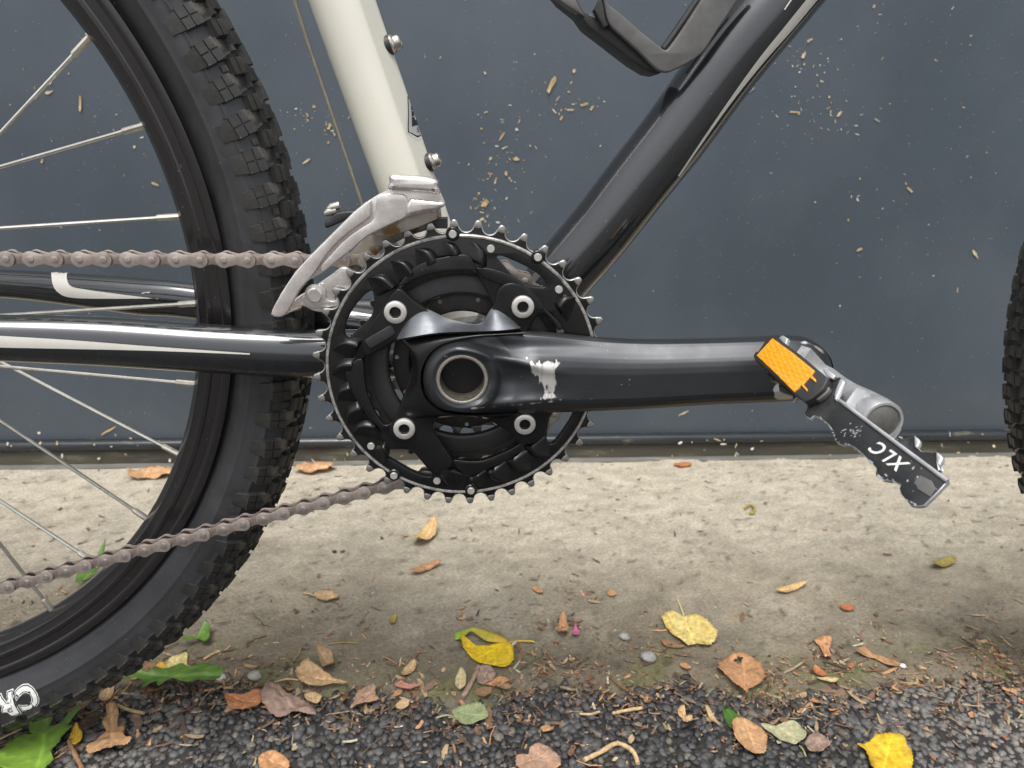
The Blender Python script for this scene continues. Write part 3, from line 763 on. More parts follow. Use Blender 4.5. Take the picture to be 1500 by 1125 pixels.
# raw aluminium band round the body's edge, with rivets over it
bandA = G().lathe([(74.0, -54.2), (74.3, -55.0), (75.2, -55.1), (75.8, -54.6), (76.0, -53.3), (74.2, -53.3)], (0, 0, 0), 160)
bandA.obj('worn_band', MAT['ring_band'], CR, smooth=40)
def lip(px): return sm(px, 3)
FL_T = lip([(584, 420), (596, 402), (612, 389), (640, 379), (675, 373), (688, 376), (694, 386), (698, 402), (690, 396.5), (674, 396.5), (639, 399.5), (612, 407.5), (602, 412.5)])
FL_L = lip([(507, 541), (530, 526), (535, 566), (546, 598), (560, 620), (568, 622.5), (576, 618), (574, 625), (565, 629), (553, 625), (530, 599), (512, 566)])
FL_B = lip([(663, 675), (685, 676), (708, 675), (743, 661), (762, 650), (765, 652), (753, 669), (716, 687), (692, 697), (679, 695)])
for fl in (FL_T, FL_L, FL_B): plate('raised_flange', [XZ(fl, -57)], -57, 3, MAT['ring_black'], CR, .5)
FL_R = lip([(697, 392), (722, 394), (748, 403), (772, 420), (790, 438), (801, 454), (812, 464), (824, 480), (818, 484), (808, 470), (797, 460), (786, 462), (770, 440), (740, 420), (710, 408)])
plate('raised_flange', [XZ(FL_R, -56.5)], -56.5, 2.6, MAT['ring_black'], CR, .8)
def fin(T, A, B, h=4.0, bul=.2, n=12):
    T, A, B = (BP(*p, -54.6) for p in (T, A, B))
    off = A-B; off = off/np.linalg.norm(off)
    dirn = A-T; L = np.linalg.norm(dirn); perp = off-dirn/L*(off@dirn/L); perp /= np.linalg.norm(perp)
    rows = []
    for i in range(n+1):
        t = i/n
        Rp = T+dirn*t+perp*(L*bul*math.sin(math.pi*min(1, t))*1.0)
        Bp = T+(B-T)*t
        hh = h*math.sin(min(1, t*1.05)*math.pi/2)**1.1
        row = []
        for v, pf in ((-.30, 0), (-.2, .42), (-.1, .8), (0., 1), (.1, .97), (.25, .78), (.45, .48), (.7, .2), (1.05, -.02)):
            p = Rp+(Bp-Rp)*v
            row.append((p[0], p[1]-hh*pf, p[2]))
        rows.append(row)
    end = [(p[0]+dirn[0]/L*1.6, -54.4, p[2]+dirn[2]/L*1.6) for p in rows[-1]]; rows.append(end)
    G().grid(rows).obj('relief_fin', MAT['ring_black'], CR, smooth=70)
for T, A, B in [((537, 407), (575.6, 420), (552, 433)), ((571.6, 382), (604, 401), (584, 412)), ((608, 364), (635.6, 383.6), (610, 399)), ((648, 354), (668, 372), (640, 376)),
                ((689, 352), (705, 386), (678, 374)), ((487, 513), (525, 504), (514, 528)), ((486, 550), (517, 532), (511, 560)), ((494, 587), (513, 566), (524, 588)),
                ((509, 622), (528, 595), (546, 620)), ((516, 636), (548, 622), (562, 646)), ((708, 712), (691, 698), (716, 688)), ((746, 704), (719, 688), (748, 672)),
                ((778, 688), (748, 672), (775, 660)), ((807, 667), (775, 652), (799, 640)), ((560, 680), (562, 652), (545, 660)), ((665, 716), (655, 683), (690, 700)), ((846, 436), (818, 448), (832, 470))]:
    fin(T, A, B)
for i, (x, y, onband) in enumerate([(663, 343, 1), (788, 377, 1), (577, 697, 1), (690, 719, 1), (719, 365, 0), (819, 425, 0), (543, 655, 0), (640, 706, 0)]):
    c = BP(x, y, -57 if onband else -56.4)
    if onband: G().lathe([(0, -1.2), (3.0, -1.2), (3.6, -.6), (3.7, 3), (0, 3)], (c[0], -55.4, c[2]), 24).obj('rivet_boss', MAT['ring_black'], CR)
    G().lathe([(0, -.7), (1.9, -.7), (2.15, -.4), (2.2, 2), (0, 2)], (c[0], -57 if onband else -55.0, c[2]), 18).obj('rivet', MAT['bolt'], CR)
# middle and inner rings
MR = plate('middle_chainring', [gear(30, phase=.2), disc_loop(0, 0, 52.6, 90)], -45.2, 2.2, MAT['ring_dark'], BIKE, .4, MAT['ring_steel'])
G().lathe([(52.9, -44.8), (52.9, -46.4), (51.6, -47.2), (43.6, -47.6), (42.4, -46.8), (42.2, -43), (52.9, -43)], (0, 0, 0), 110).obj('grey_carrier', MAT['ring_grey'], MR, smooth=35)
IR = plate('inner_chainring', [gear(22, phase=.05), disc_loop(0, 0, 40, 60)], -37.0, 2.2, MAT['ring_steel'], BIKE, .4)
G().lathe([(40.5, -36.4), (40.5, -37.9), (39.6, -38.3), (31.5, -38.3), (30.5, -37.6), (30.5, -35), (40.5, -35)], (0, 0, 0), 90).obj('dark_carrier', MAT['ring_dark'], IR, smooth=35)
for k in range(22):
    a = 2*math.pi*(k+.5)/22+.05
    if k % 2 == 0: G().lathe([(0, -.4), (1.2, -.4), (1.3, .3), (0, .3)], (38.2*math.cos(a), -38.4, 38.2*math.sin(a)), 10).obj('rivet', MAT['ring_steel'], IR)

# crank: spider plate, hub collar, polished facet, arm
SPID = [(582, 423), (603, 438), (623, 452), (660, 471), (690, 475), (706, 473), (722, 450), (730, 425), (745, 415), (768, 420), (797, 450), (789, 460), (772, 485), (790, 500), (810, 560), (806, 605), (800, 622), (797, 640), (778, 651), (762, 649),
        (749, 635), (733, 626), (710, 613), (680, 608), (655, 606), (641, 615), (634, 628), (648, 652), (663, 676), (655, 688), (634, 690), (612, 668), (600, 659), (578, 646), (570, 632), (576, 617), (589, 588), (600, 553), (604, 524), (598, 508), (582, 499), (562, 509), (536, 522), (531, 500), (541, 478), (560, 452)]
ARM = plate('crank_spider', [XZ(sm(SPID, 3), -59)], -59, 5.2, MAT['spider'], BIKE, .9)
plate('rubber_pad', [XZ([(534, 500), (536, 497), (571, 477), (575, 478), (579, 488), (577, 491), (545, 510), (541, 510)], -59.8)], -59.8, 2, MAT['black_plastic'], ARM, .4)
g = G(); rows = []
Tt = catmull([(584, 490), (597, 468), (622, 453), (655, 466), (690, 474), (707, 471), (722, 451), (742, 461), (762, 479)], 8)
Tb = catmull([(581, 497), (602, 493.5), (625, 489.5), (650, 487), (690, 485.5), (710, 485), (730, 484), (748, 482.5), (763, 480.5)], 8)
for a, b in zip(Tt, Tb):
    row = []
    for j in range(9):
        s = j/8; p = a+(b-a)*s
        row.append(tuple(BP(p[0], p[1], -58.6-8.5*s**1.3)))
    row.append(tuple(BP(b[0], b[1]+2.5, -64)))
    rows.append(row)
g.grid(rows).obj('polished_facet', MAT['wing'], ARM, smooth=60)
g = G(); rows = []
Co = catmull([(762, 481), (720, 485), (690, 485.5), (650, 487), (625, 489.5), (602, 493.5), (590, 500), (601, 512), (605, 530), (602, 553), (594, 580), (590, 600), (605, 612), (640, 612), (680, 609), (720, 614), (760, 608)], 6)
Ci = catmull([(770, 488), (730, 490), (700, 492), (668, 498), (646, 505), (631, 516), (622, 530), (617, 543), (616, 556), (617, 568), (622, 582), (630, 592), (645, 602), (662, 607), (684, 609), (720, 608), (760, 606)], 6)
for i, (a, b) in enumerate(zip(Co, Ci)):
    row = []
    for j in range(9):
        s = j/8; p = a+(b-a)*s
        row.append(tuple(BP(p[0], p[1], -59-8.0*math.sin(s*math.pi/2))))
    p = b+(np.array((677, 556))-b)*.05; row.append(tuple(BP(p[0], p[1], -61)))
    rows.append(row)
g.grid(rows).obj('hub_collar', MAT['spider'], ARM, smooth=60)

TOP = [(620, 556), (622, 540), (627, 526), (638, 511), (655, 500), (680, 492), (710, 487), (745, 485), (790, 487), (850, 493), (900, 497), (960, 499), (1040, 498), (1110, 496), (1150, 494), (1180, 496), (1200, 505), (1212, 518), (1218, 532), (1219, 545)]
BOT = [(620, 556), (622, 572), (628, 585), (640, 595), (655, 601), (680, 604), (710, 605), (745, 605), (790, 605), (850, 603), (900, 601), (960, 598), (1040, 593), (1110, 590), (1150, 588), (1180, 585), (1200, 577), (1212, 566), (1218, 555), (1219, 545)]
def arm_y(x, y, s):
    fl = -13.5*sstep(820, 1190, x)
    armp = interp([(0, -59.5), (.02, -61), (.05, -62.8), (.1, -64.3), (.2, -66.9), (.28, -68.8), (.34, -70.0), (.41, -70.9), (.5, -71.4), (.84, -71.2), (.90, -70.4), (.96, -67.6), (1, -64)], s)
    r = math.hypot(x-677, (y-555.5)*1.03)
    hub = interp([(0, -40), (33.5, -40), (35, -70), (38, -70.6), (44, -71.2), (49, -70.6), (53, -68.9), (57, -66.0), (62, -64.5), (70, -62.5), (80, -60.5)], r)
    edge_r = interp([(0, 4.), (.04, 1.2), (.1, 0), (.9, 0), (.96, 1.2), (1, 4.)], s)
    w = sstep(695, 790, x)
    Y = hub*(1-w)+armp*w + (edge_r if w < .5 else 0)*0
    # hollow running out from the axle towards the arm, between two ridges
    if r > 36:
        Y += 3.0*math.exp(-((x-748)/30)**2)*math.exp(-((y-556)/19)**2)
        rid = interp([(640, 521), (668, 513), (700, 516), (740, 526), (800, 541), (860, 545)], x)
        Y -= 2.3*math.exp(-((y-rid)/7.5)**2)*sstep(640, 690, x)*(1-sstep(740, 850, x))
        rid2 = interp([(660, 600), (700, 597), (760, 590), (840, 586)], x)
        Y -= 2.6*math.exp(-((y-rid2)/9)**2)*sstep(670, 700, x)*(1-sstep(740, 860, x))
        Y += 1.6*math.exp(-((y-508)/10)**2)*sstep(660, 720, x)*(1-sstep(780, 900, x))
    ro = sstep(1175, 1219, x); Y += 6*ro**2
    return Y+fl
def crank_arm():
    A = catmull(TOP, 26); B = catmull(BOT, 26); ns = 88
    rows = []; wear = []
    for a, b in zip(A, B):
        row = []
        for j in range(ns+1):
            s = j/ns; s = s-.09*math.sin(2*math.pi*s)
            p = a+(b-a)*s
            row.append(tuple(BP(p[0], p[1], arm_y(p[0], p[1], s))))
            x, y = p
            n = nz(x, y, 0, .12); n2 = nz(x*1.0, y*.12, 3, .5)
            w = 0
            xl = interp([(530, 772), (548, 778), (556, 786), (566, 795), (576, 797), (585, 790)], y)+9*n2; xr = interp([(530, 826), (536, 822), (545, 815), (562, 818), (576, 812), (585, 828)], y)+9*nz(x*.2, y*.05, 8, .6)
            st_ = nz(x*1.0, y*.06, 5, .55)
            w = max(w, (.66+.16*st_)*sstep(xl-3, xl+4, x)*sstep(xr+3, xr-4, x)*sstep(526, 533, y+7*nz(x, 0, 2, .35))*sstep(590, 582, y+9*nz(x, 0, 6, .3)))
            w = max(w, .62*math.exp(-((y-(523+.12*(x-760)))/3.5)**2)*sstep(752, 762, x)*sstep(782, 774, x)*(.6+.8*nz(x, 0, 0, .3)))
            w = max(w, .68*math.exp(-((y-interp([(680, 599), (760, 593), (830, 586), (880, 584)], x))/2.4)**2)*sstep(668, 690, x)*sstep(890, 870, x)*(.55+1.1*nz(x, 2, 0, .08)))
            w = max(w, .7*sstep(.5, .62, nz(x*.25, y, 9, .45)+.28)*sstep(900, 908, x)*sstep(928, 922, x)*sstep(552, 556, y)*sstep(570, 565, y))
            w = max(w, .9*sstep(1128, 1140, x+6*n)*sstep(1185, 1150, x)*sstep(558, 566, y)*sstep(592, 580, y))
            w = max(w, .62*sstep(1118, 1124, x)*sstep(1140, 1130, x)*sstep(524, 528, y)*sstep(545, 538, y)*(.7+n))
            w = max(w, .62*math.exp(-((math.hypot(x-1172, y-545)-44)/4)**2)*sstep(535, 520, y)*(.8+.8*n)*sstep(1150, 1180, x))
            w = max(w, .66*math.exp(-((y-522)/1.8)**2-((x-653)/6)**2)*(1 if nz(x, y, 1, .4) > -.1 else .3))
            wear.append(w)
        rows.append(row)
    g = G().grid(rows)
    k = ns+1; n = len(rows)
    rim = [(i, 0) for i in range(n)] + [(i, ns) for i in range(n-1, -1, -1)]
    b0 = len(g.v)
    for i, j in rim:
        p = g.v[i*k+j]; fl = -13.5*sstep(820, 1190, (A[i][0]+B[i][0])/2)
        g.v.append((p[0]*1.0, -56.5+fl*.9, p[2])); wear.append(0)
    m_ = len(rim)
    for q in range(m_-1):
        (i, j), (i2, j2) = rim[q], rim[q+1]
        if (i, j) != (i2, j2): g.f.append((i*k+j, i2*k+j2, b0+q+1, b0+q))
    o = g.obj('crank_arm', MAT['crank'], BIKE, smooth=70)
    at = o.data.attributes.new('wear', 'FLOAT', 'POINT'); at.data.foreach_set('value', wear)
    return o
CA = crank_arm()
G().lathe([(11.95, -66), (11.9, -69.5), (12.2, -71.3), (12.9, -71.6), (13.8, -71.4), (14.3, -70.6), (14.3, -66)], (0, 0, 0), 56).obj('axle_ring', MAT['axle'], CA, smooth=40)
G().lathe([(11.85, -69), (11.7, 70), (0, 70)], (0, 0, 0), 56).obj('axle_bore', MAT['axle_in'], CA, smooth=40)
for i, (x, y) in enumerate([(579, 458), (766, 450), (592, 629), (769, 622)]):
    c = BP(x, y, -61)
    b = G().lathe([(3.0, -59), (3.0, -61.0), (3.3, -61.5), (5.4, -61.5), (6.0, -61.1), (6.15, -60.3), (6.15, -58.5)], (c[0], 0, c[2]), 36).obj('chainring_bolt', MAT['bolt'], ARM, smooth=35)
    g = G(); g.lathe([(3.05, -61.2), (2.75, -60.4), (2.6, -57), (0, -57)], (c[0], 0, c[2]), 6); g.obj('bolt_socket', MAT['socket'], ARM, smooth=20)
# far crank arm and axle end on the other side
G().tube([(0, 74, 0), (-60, 78, 0), (-175, 86, 0)], [(7, 14), (6.5, 13), (7, 12)], 20).obj('far_crank_arm', MAT['crank'], BIKE)

# ------------------------------------------------------------------ front derailleur
zf = lambda pts: [(390+x/4.686, 240+y/4.686) for x, y in pts]
FD_OUT = zf([(850, 75), (1080, 85), (1175, 110), (1182, 160), (1200, 205), (1226, 260), (1220, 292), (1160, 325), (1080, 335), (990, 355), (860, 415), (700, 495), (600, 580), (500, 660), (395, 745), (290, 800), (230, 870), (180, 950), (130, 1040), (30, 1035),
             (100, 890), (200, 740), (300, 630), (400, 530), (500, 430), (600, 330), (680, 265), (770, 210), (835, 180), (840, 140)])
FD = plate('front_derailleur', [XZ(FD_OUT, -59.5)], -59.5, 1.8, MAT['fd'], BIKE, .3)
def fdp(name, z, y, t, bev, mat='fd', n=4): return plate(name, [XZ(sm(zf(z), n) if n else zf(z), y)], y, t, MAT[mat], FD, bev)
fdp('cage_band', [(34, 1033), (100, 893), (200, 743), (300, 633), (400, 533), (500, 433), (600, 335), (680, 270), (715, 252), (718, 320), (706, 368), (640, 420), (560, 478), (480, 550), (420, 615), (370, 690), (320, 765), (230, 868), (130, 1037)], -62.6, 3.1, .7)
fdp('cage_band', [(393, 742), (374, 722), (382, 692), (440, 628), (500, 560), (570, 497), (650, 440), (735, 382), (752, 300), (760, 228), (840, 205), (960, 222), (966, 352), (860, 412), (700, 492), (600, 577), (500, 657)], -61.6, 2.0, .6)
fdp('folded_lip', [(850, 78), (960, 80), (1080, 88), (1172, 112), (1180, 160), (1192, 205), (1100, 196), (980, 188), (838, 178), (845, 130)], -66.5, 6.5, 2.2)
fdp('stiffening_step', [(985, 245), (1010, 240), (1120, 252), (1216, 262), (1224, 286), (1160, 318), (1080, 330), (995, 350), (968, 350), (964, 290)], -65, 5, 1.7)
plate('inner_cage', [XZ([(492, 392), (540, 343), (601, 310), (645, 296), (648, 330), (600, 345), (560, 365), (525, 398)], -41)], -41, 1.5, MAT['fd_dirty'], FD, .3)
plate('cage_bridge', [XZ([(539, 344), (572, 327), (601, 315), (640, 306), (640, 321), (612, 333), (572, 346)], -56)], -56, 14, MAT['fd_dirty'], FD, .3)
fdp('pivot_bracket', [(140, 1030), (190, 935), (270, 880), (360, 820), (440, 765), (520, 712), (590, 735), (600, 830), (500, 880), (470, 920), (482, 960), (440, 1000), (390, 1020), (320, 1008), (250, 978), (170, 1005)], -49.4, 2.6, .7)
fdp('pivot_link', [(375, 820), (400, 830), (410, 880), (420, 930), (470, 940), (500, 890), (580, 840), (620, 900), (520, 960), (440, 985), (380, 990), (300, 985), (250, 940), (280, 880)], -50.6, 1.2, .5)
c = BP(460.5, 433, -54)
G().lathe([(0, -54.2), (3.4, -54.2), (4.1, -53.6), (4.2, -52.2), (5.6, -52.0), (5.7, -50), (0, -50)], (c[0], 0, c[2]), 28).obj('pivot_bolt', MAT['fd'], FD, smooth=35)
fdp('cable_anchor', [(480, 335), (590, 322), (640, 335), (560, 380), (450, 430), (408, 440), (400, 400), (440, 372)], -24, 9, 1.2, 'black_plastic')
for x, y in ((462, 298), (440, 330)):
    c = BP(390+x/4.686, 240+y/4.686, -22); G().tube([(c[0]-3, -22, c[2]-1), (c[0]-1, -22, c[2]), (c[0]+3.5, -22, c[2]+1.2)], [1.6, 2.5, 2.3], 10).obj('cable_bolt', MAT['spoke'], FD)
fdp('tail_spacer', [(130, 1035), (180, 1000), (240, 980), (235, 1000), (165, 1022)], -50, 4, .5, 'fd_dirty')
c = BP(646, 327, -47); G().box((c[0], -44, c[2]), (3.4, 5, 2.6)).obj('limit_block', MAT['black_plastic'], FD)

# ------------------------------------------------------------------ pedal
PED = empty('pedal', (178, -150, 8), BIKE)
pa, pb, pc = BP(1131, 496, -98), BP(1385, 703, -212), BP(1340, 742, -212)
pn = np.cross(pb-pa, pc-pa); pn /= np.linalg.norm(pn)
if pn@(CAM-pa) < 0: pn = -pn
def PL(px, py, off=0):
    d = ray(px, py); t = ((pa+pn*off-CAM)@pn)/(d@pn); return CAM+d*t
zp = lambda pts: [(1080+x/4.019, 470+y/4.019) for x, y in pts]
ex = (pb-pa)/np.linalg.norm(pb-pa); ez = np.cross(ex, pn)*-1     # plane axes; ez points up-right
if ez[2] < 0: ez = -ez
def pplate(name, pts, off, thick, mat, parent, bevel=.4, edge=None, holes=()):
    def loc(ps): return [(float((PL(*p, off)-pa)@ex), float((PL(*p, off)-pa)@ez)) for p in ps]
    L = [loc(pts)]+[loc(h) for h in holes]
    me = plate_mesh(name, L, 0, thick, bevel)                # local X = ex, Z = ez, front = -Y
    fr = -pn
    Mx = Matrix.Identity(4); b0 = (pa+pn*off)*S
    yv = np.cross(ez, ex)
    flip = yv@fr < 0
    for k in range(3): Mx[k][0] = ex[k]; Mx[k][1] = (fr)[k]; Mx[k][2] = ez[k]; Mx[k][3] = b0[k]
    me.transform(Mx)
    if flip: me.flip_normals()
    me.materials.append(MAT[mat])
    if edge:
        me.materials.append(MAT[edge])
        nn = Vector(pn)
        for p in me.polygons:
            if abs(p.normal.dot(nn)) < .93: p.material_index = 1
    return link_mesh(name, me, parent)
CAGE = zp([(255, 128), (540, 340), (582, 335), (600, 328), (634, 352), (612, 400), (592, 440), (602, 468), (800, 618), (1000, 768), (1241, 945), (1170, 1018), (1100, 1087), (1062, 1092), (1018, 1086), (1000, 1062), (985, 1050), (962, 1020), (952, 985), (962, 965), (925, 945), (895, 943), (850, 936), (825, 912), (812, 905), (818, 868),
           (795, 842), (770, 815), (742, 792), (720, 768), (690, 745), (655, 728), (618, 733), (585, 716), (570, 695), (572, 668), (560, 640), (540, 612), (510, 588), (480, 566), (452, 560), (428, 577), (402, 562), (393, 545), (412, 510), (405, 485), (355, 440), (330, 485), (322, 440), (240, 370), (190, 330), (165, 280), (110, 215), (205, 92)])
CG = pplate('cage_plate', CAGE, 0, 2.4, 'pedal_black', PED, .5, 'pedal_silver')
# front cage plate, 44 mm behind, and the end piece joining the two
FRONTP = zp([(880, 640), (948, 700), (1030, 684), (1042, 672), (1076, 702), (1062, 742), (1085, 768), (1155, 772), (1166, 764), (1212, 802), (1188, 850), (1200, 890), (1242, 940), (1180, 990), (1000, 850), (800, 690), (640, 560), (660, 500), (720, 540), (760, 560), (820, 590)])
pplate('cage_plate', FRONTP, -40, 2.4, 'pedal_black', PED, .5, 'pedal_silver')
e0, e1 = PL(*zp([(1238, 944)])[0], -.6), PL(*zp([(1105, 1082)])[0], -.6)
f0, f1 = PL(*zp([(1236, 942)])[0], -40), PL(*zp([(1165, 1005)])[0], -40)
g = G(); dd = -ex*2.2
g.add([e0, e1, f1, f0, e0+dd, e1+dd, f1+dd, f0+dd], [(0, 1, 2, 3), (7, 6, 5, 4), (0, 4, 5, 1), (1, 5, 6, 2), (2, 6, 7, 3), (3, 7, 4, 0)]).obj('end_plate', MAT['pedal_black'], PED, smooth=0)
pplate('corner_facet', zp([(1040, 945), (1075, 908), (1140, 938), (1168, 985), (1135, 1035), (1060, 990)]), .5, .8, 'grey_plastic', CG, .3)  # added grey plate stands in for the facet at the cage's corner bend
for ed in ([(604, 470), (800, 617), (1000, 767), (1238, 943)],):
    pts = [PL(*p, .4) for p in zp(ed)]
    G().tube(pts, .85, 8).obj('scuffed_edge', MAT['pedal_silver'], CG)
tooth = [(588, 372), (606, 338), (632, 356), (612, 400), (592, 446), (576, 468), (568, 430)]
pplate('tooth', sm(zp(tooth), 3), 1.6, 2.6, 'pedal_silver', CG, .8)
for tt in ([(1042, 676), (1074, 703), (1062, 742), (1045, 745), (1040, 715)], [(1170, 770), (1210, 803), (1190, 850), (1196, 880), (1172, 830)]):
    pplate('tooth', sm(zp(tt), 3), -38.6, 3, 'pedal_silver', CG, .8)
# body tube round the spindle
PX, PZ = 181.5, 11.0
k = lambda y, r: (r, y)
G().lathe([(5, -96), (6.8, -98), (7.4, -110), (6.9, -122), (7.2, -135), (8.6, -150), (9.2, -160), (9.2, -166.5), (8.8, -167.3), (7.7, -167.3), (7.5, -166.2), (0, -166.2)], (PX, 0, PZ), 40).obj('pedal_body', MAT['pedal_silver'], PED, smooth=40)
G().lathe([(7.4, -166.3), (6.6, -166.9), (0, -167.0)], (PX, 0, PZ), 32).obj('bearing_cap', MAT['cap_grey'], PED)
G().lathe([(4.5, -80), (4.5, -96), (0, -96)], (PX, 0, PZ), 20).obj('spindle', MAT['axle'], PED)
G().lathe([(4, -84), (9.5, -84.5), (10, -87), (9.2, -89.5), (7.2, -90), (7, -97), (4, -97)], (PX, 0, PZ), 32).obj('spindle_collar', MAT['black_plastic'], PED)
for yy, w in ((-108, 5), (-152, 5)):
    for off in (-3, -38):
        q = np.array((PX, yy, PZ)); tgt = q+pn*(((pa+pn*off-q)@pn))
        v = Vector(tgt-q); L = v.length
        Mx = Matrix.Translation(Vector((q+tgt)/2)) @ v.to_track_quat('Z', 'Y').to_matrix().to_4x4()
        G().box((0, 0, 0), (3, w, L/2), Mx).obj('cage_arm', MAT['pedal_silver'], PED, smooth=0)
HOLD = zp([(92, 205), (105, 180), (120, 178), (180, 92), (200, 82), (235, 98), (380, 205), (525, 328), (530, 350), (505, 400), (440, 455), (395, 476), (345, 440), (215, 325), (102, 228)])
RH = pplate('reflector_holder', HOLD, 5.6, 5.6, 'black_plastic', PED, .8)
ORA = zp([(206, 100), (112, 203), (220, 305), (333, 418), (366, 392), (372, 374), (407, 413), (413, 402), (388, 372), (424, 332), (458, 358), (462, 346), (438, 318), (454, 292), (330, 190)])
pplate('reflector', ORA, 6.4, 1.6, 'orange', PED, .3)
pplate('holder_screw', sm(zp([(455, 450), (490, 405), (535, 385), (540, 405), (510, 440), (470, 465)]), 3), 3.2, 3, 'cap_grey', RH, .6)
pplate('cage_tooth', zp([(242, 98), (265, 82), (298, 102), (285, 140), (262, 125)]), 1, 3, 'pedal_silver', CG, .6)
pplate('cage_tooth', zp([(500, 285), (520, 275), (578, 322), (560, 340), (530, 330)]), 2.2, 2, 'pedal_silver', CG, .5)
for q in ([(168, 300), (190, 345), (215, 350), (200, 310)], [(240, 370), (245, 410), (290, 425), (330, 440), (300, 400)]):
    pplate('cage_tooth', zp(q), .8, 3, 'pedal_black', CG, .5)
chips = G(); R = random.Random(21)
low = [(480, 566), (560, 640), (590, 715), (655, 730), (740, 792), (795, 842), (850, 936), (925, 945), (985, 1050), (1062, 1090)]
upp = [(610, 478), (760, 590), (900, 695), (1050, 805), (1225, 935)]
def chip(x, y, s, el, ang):
    P = []
    for k in range(7):
        t = 2*math.pi*k/7; r = s*R.uniform(.5, 1.2); u, v = r*el*math.cos(t), r*math.sin(t)
        P.append(PL(*zp([(x+u*math.cos(ang)-v*math.sin(ang), y+u*math.sin(ang)+v*math.cos(ang))])[0], .06))
    chips.add(P, [tuple(range(7))])
for tab, n_, sp_ in ((low, 90, 13), (upp, 60, 7)):
    for _ in range(n_):
        k = R.uniform(0, len(tab)-1.001); i = int(k); f_ = k-i
        x = tab[i][0]+(tab[i+1][0]-tab[i][0])*f_; y = tab[i][1]+(tab[i+1][1]-tab[i][1])*f_
        d_ = abs(R.gauss(0, sp_)); sgn = -1 if tab is low else 1
        chip(x-sgn*d_*.6*(-1), y+sgn*d_*.8, min(11, R.lognormvariate(.9, .5)), R.uniform(1, 2.8), math.radians(37))
for _ in range(30): chip(R.gauss(680, 40), R.gauss(650, 22), R.uniform(1.5, 5), R.uniform(1, 2.5), math.radians(-30))
for _ in range(14): chip(R.gauss(1090, 60), R.gauss(950, 50), R.uniform(2, 7), R.uniform(1, 2.5), R.uniform(0, 3))
tag(chips.obj('paint_chips', MAT['pedal_silver'], CG, smooth=0, fix=False), kind='stuff')
# letters on the cage: printed upside down as it hangs
tx0 = zp([(985, 872)])[0]
O0 = PL(*tx0, .06)
dirx = PL(*zp([(775, 715)])[0], .06)-O0; dirx /= np.linalg.norm(dirx)
diry = np.cross(pn, dirx)
Mt = Matrix.Identity(4)
for k_ in range(3): Mt[k_][0] = dirx[k_]; Mt[k_][1] = diry[k_]; Mt[k_][2] = pn[k_]; Mt[k_][3] = O0[k_]
span = float(np.linalg.norm(PL(*zp([(770, 712)])[0], .06)-O0))
flat_text('pedal_lettering', 'XLC', span/2.55, Mt @ Matrix.Translation((0, -span*.14, 0)), MAT['print_white'], CG, bold=.006*span, extrude=.03, font_shear=.3, spacing=1.2)

# ------------------------------------------------------------------ bottle cage on the down tube
zb = lambda pts: [(800+x/5, y/5) for x, y in pts]
BC = plate('bottle_cage', [XZ(sm(zb([(395, -60), (420, 10), (460, 170), (560, 270), (680, 380), (790, 490), (850, 525), (930, 518), (1130, 402), (1250, 230), (1420, -20), (1460, -80), (1200, -80), (1140, 0), (1000, 215), (900, 352), (868, 362), (820, 330), (700, 235), (560, 110), (450, 20), (430, -60)]), 4), -21)], -21, 5, MAT['grey_plastic'], BIKE, 1.0)
plate('cage_underside', [XZ(zb([(60, -60), (110, 0), (230, 95), (300, 190), (650, 460), (760, 528), (830, 540), (865, 520), (800, 480), (680, 370), (465, 180), (280, 90), (200, -60)]), -16)], -15.5, 26, MAT['black_plastic'], BC, 1.2)
plate('cage_bottle_rest', [XZ(zb([(110, -60), (190, -60), (240, 40), (285, 120), (230, 90), (150, 40), (70, -20)]), -18)], -18, 10, MAT['grey_plastic'], BC, .8)
G().tube([BP(*p, -6) for p in zb([(865, 360), (940, 255), (1060, 80), (1180, -100)])], 2.4, 12).obj('cage_rod', MAT['black_plastic'], BC)
plate('cage_rib', [XZ(zb([(350, 70), (400, -20), (440, 150), (460, 185), (420, 210)]), -20)], -20.5, 8, MAT['black_plastic'], BC, .8)

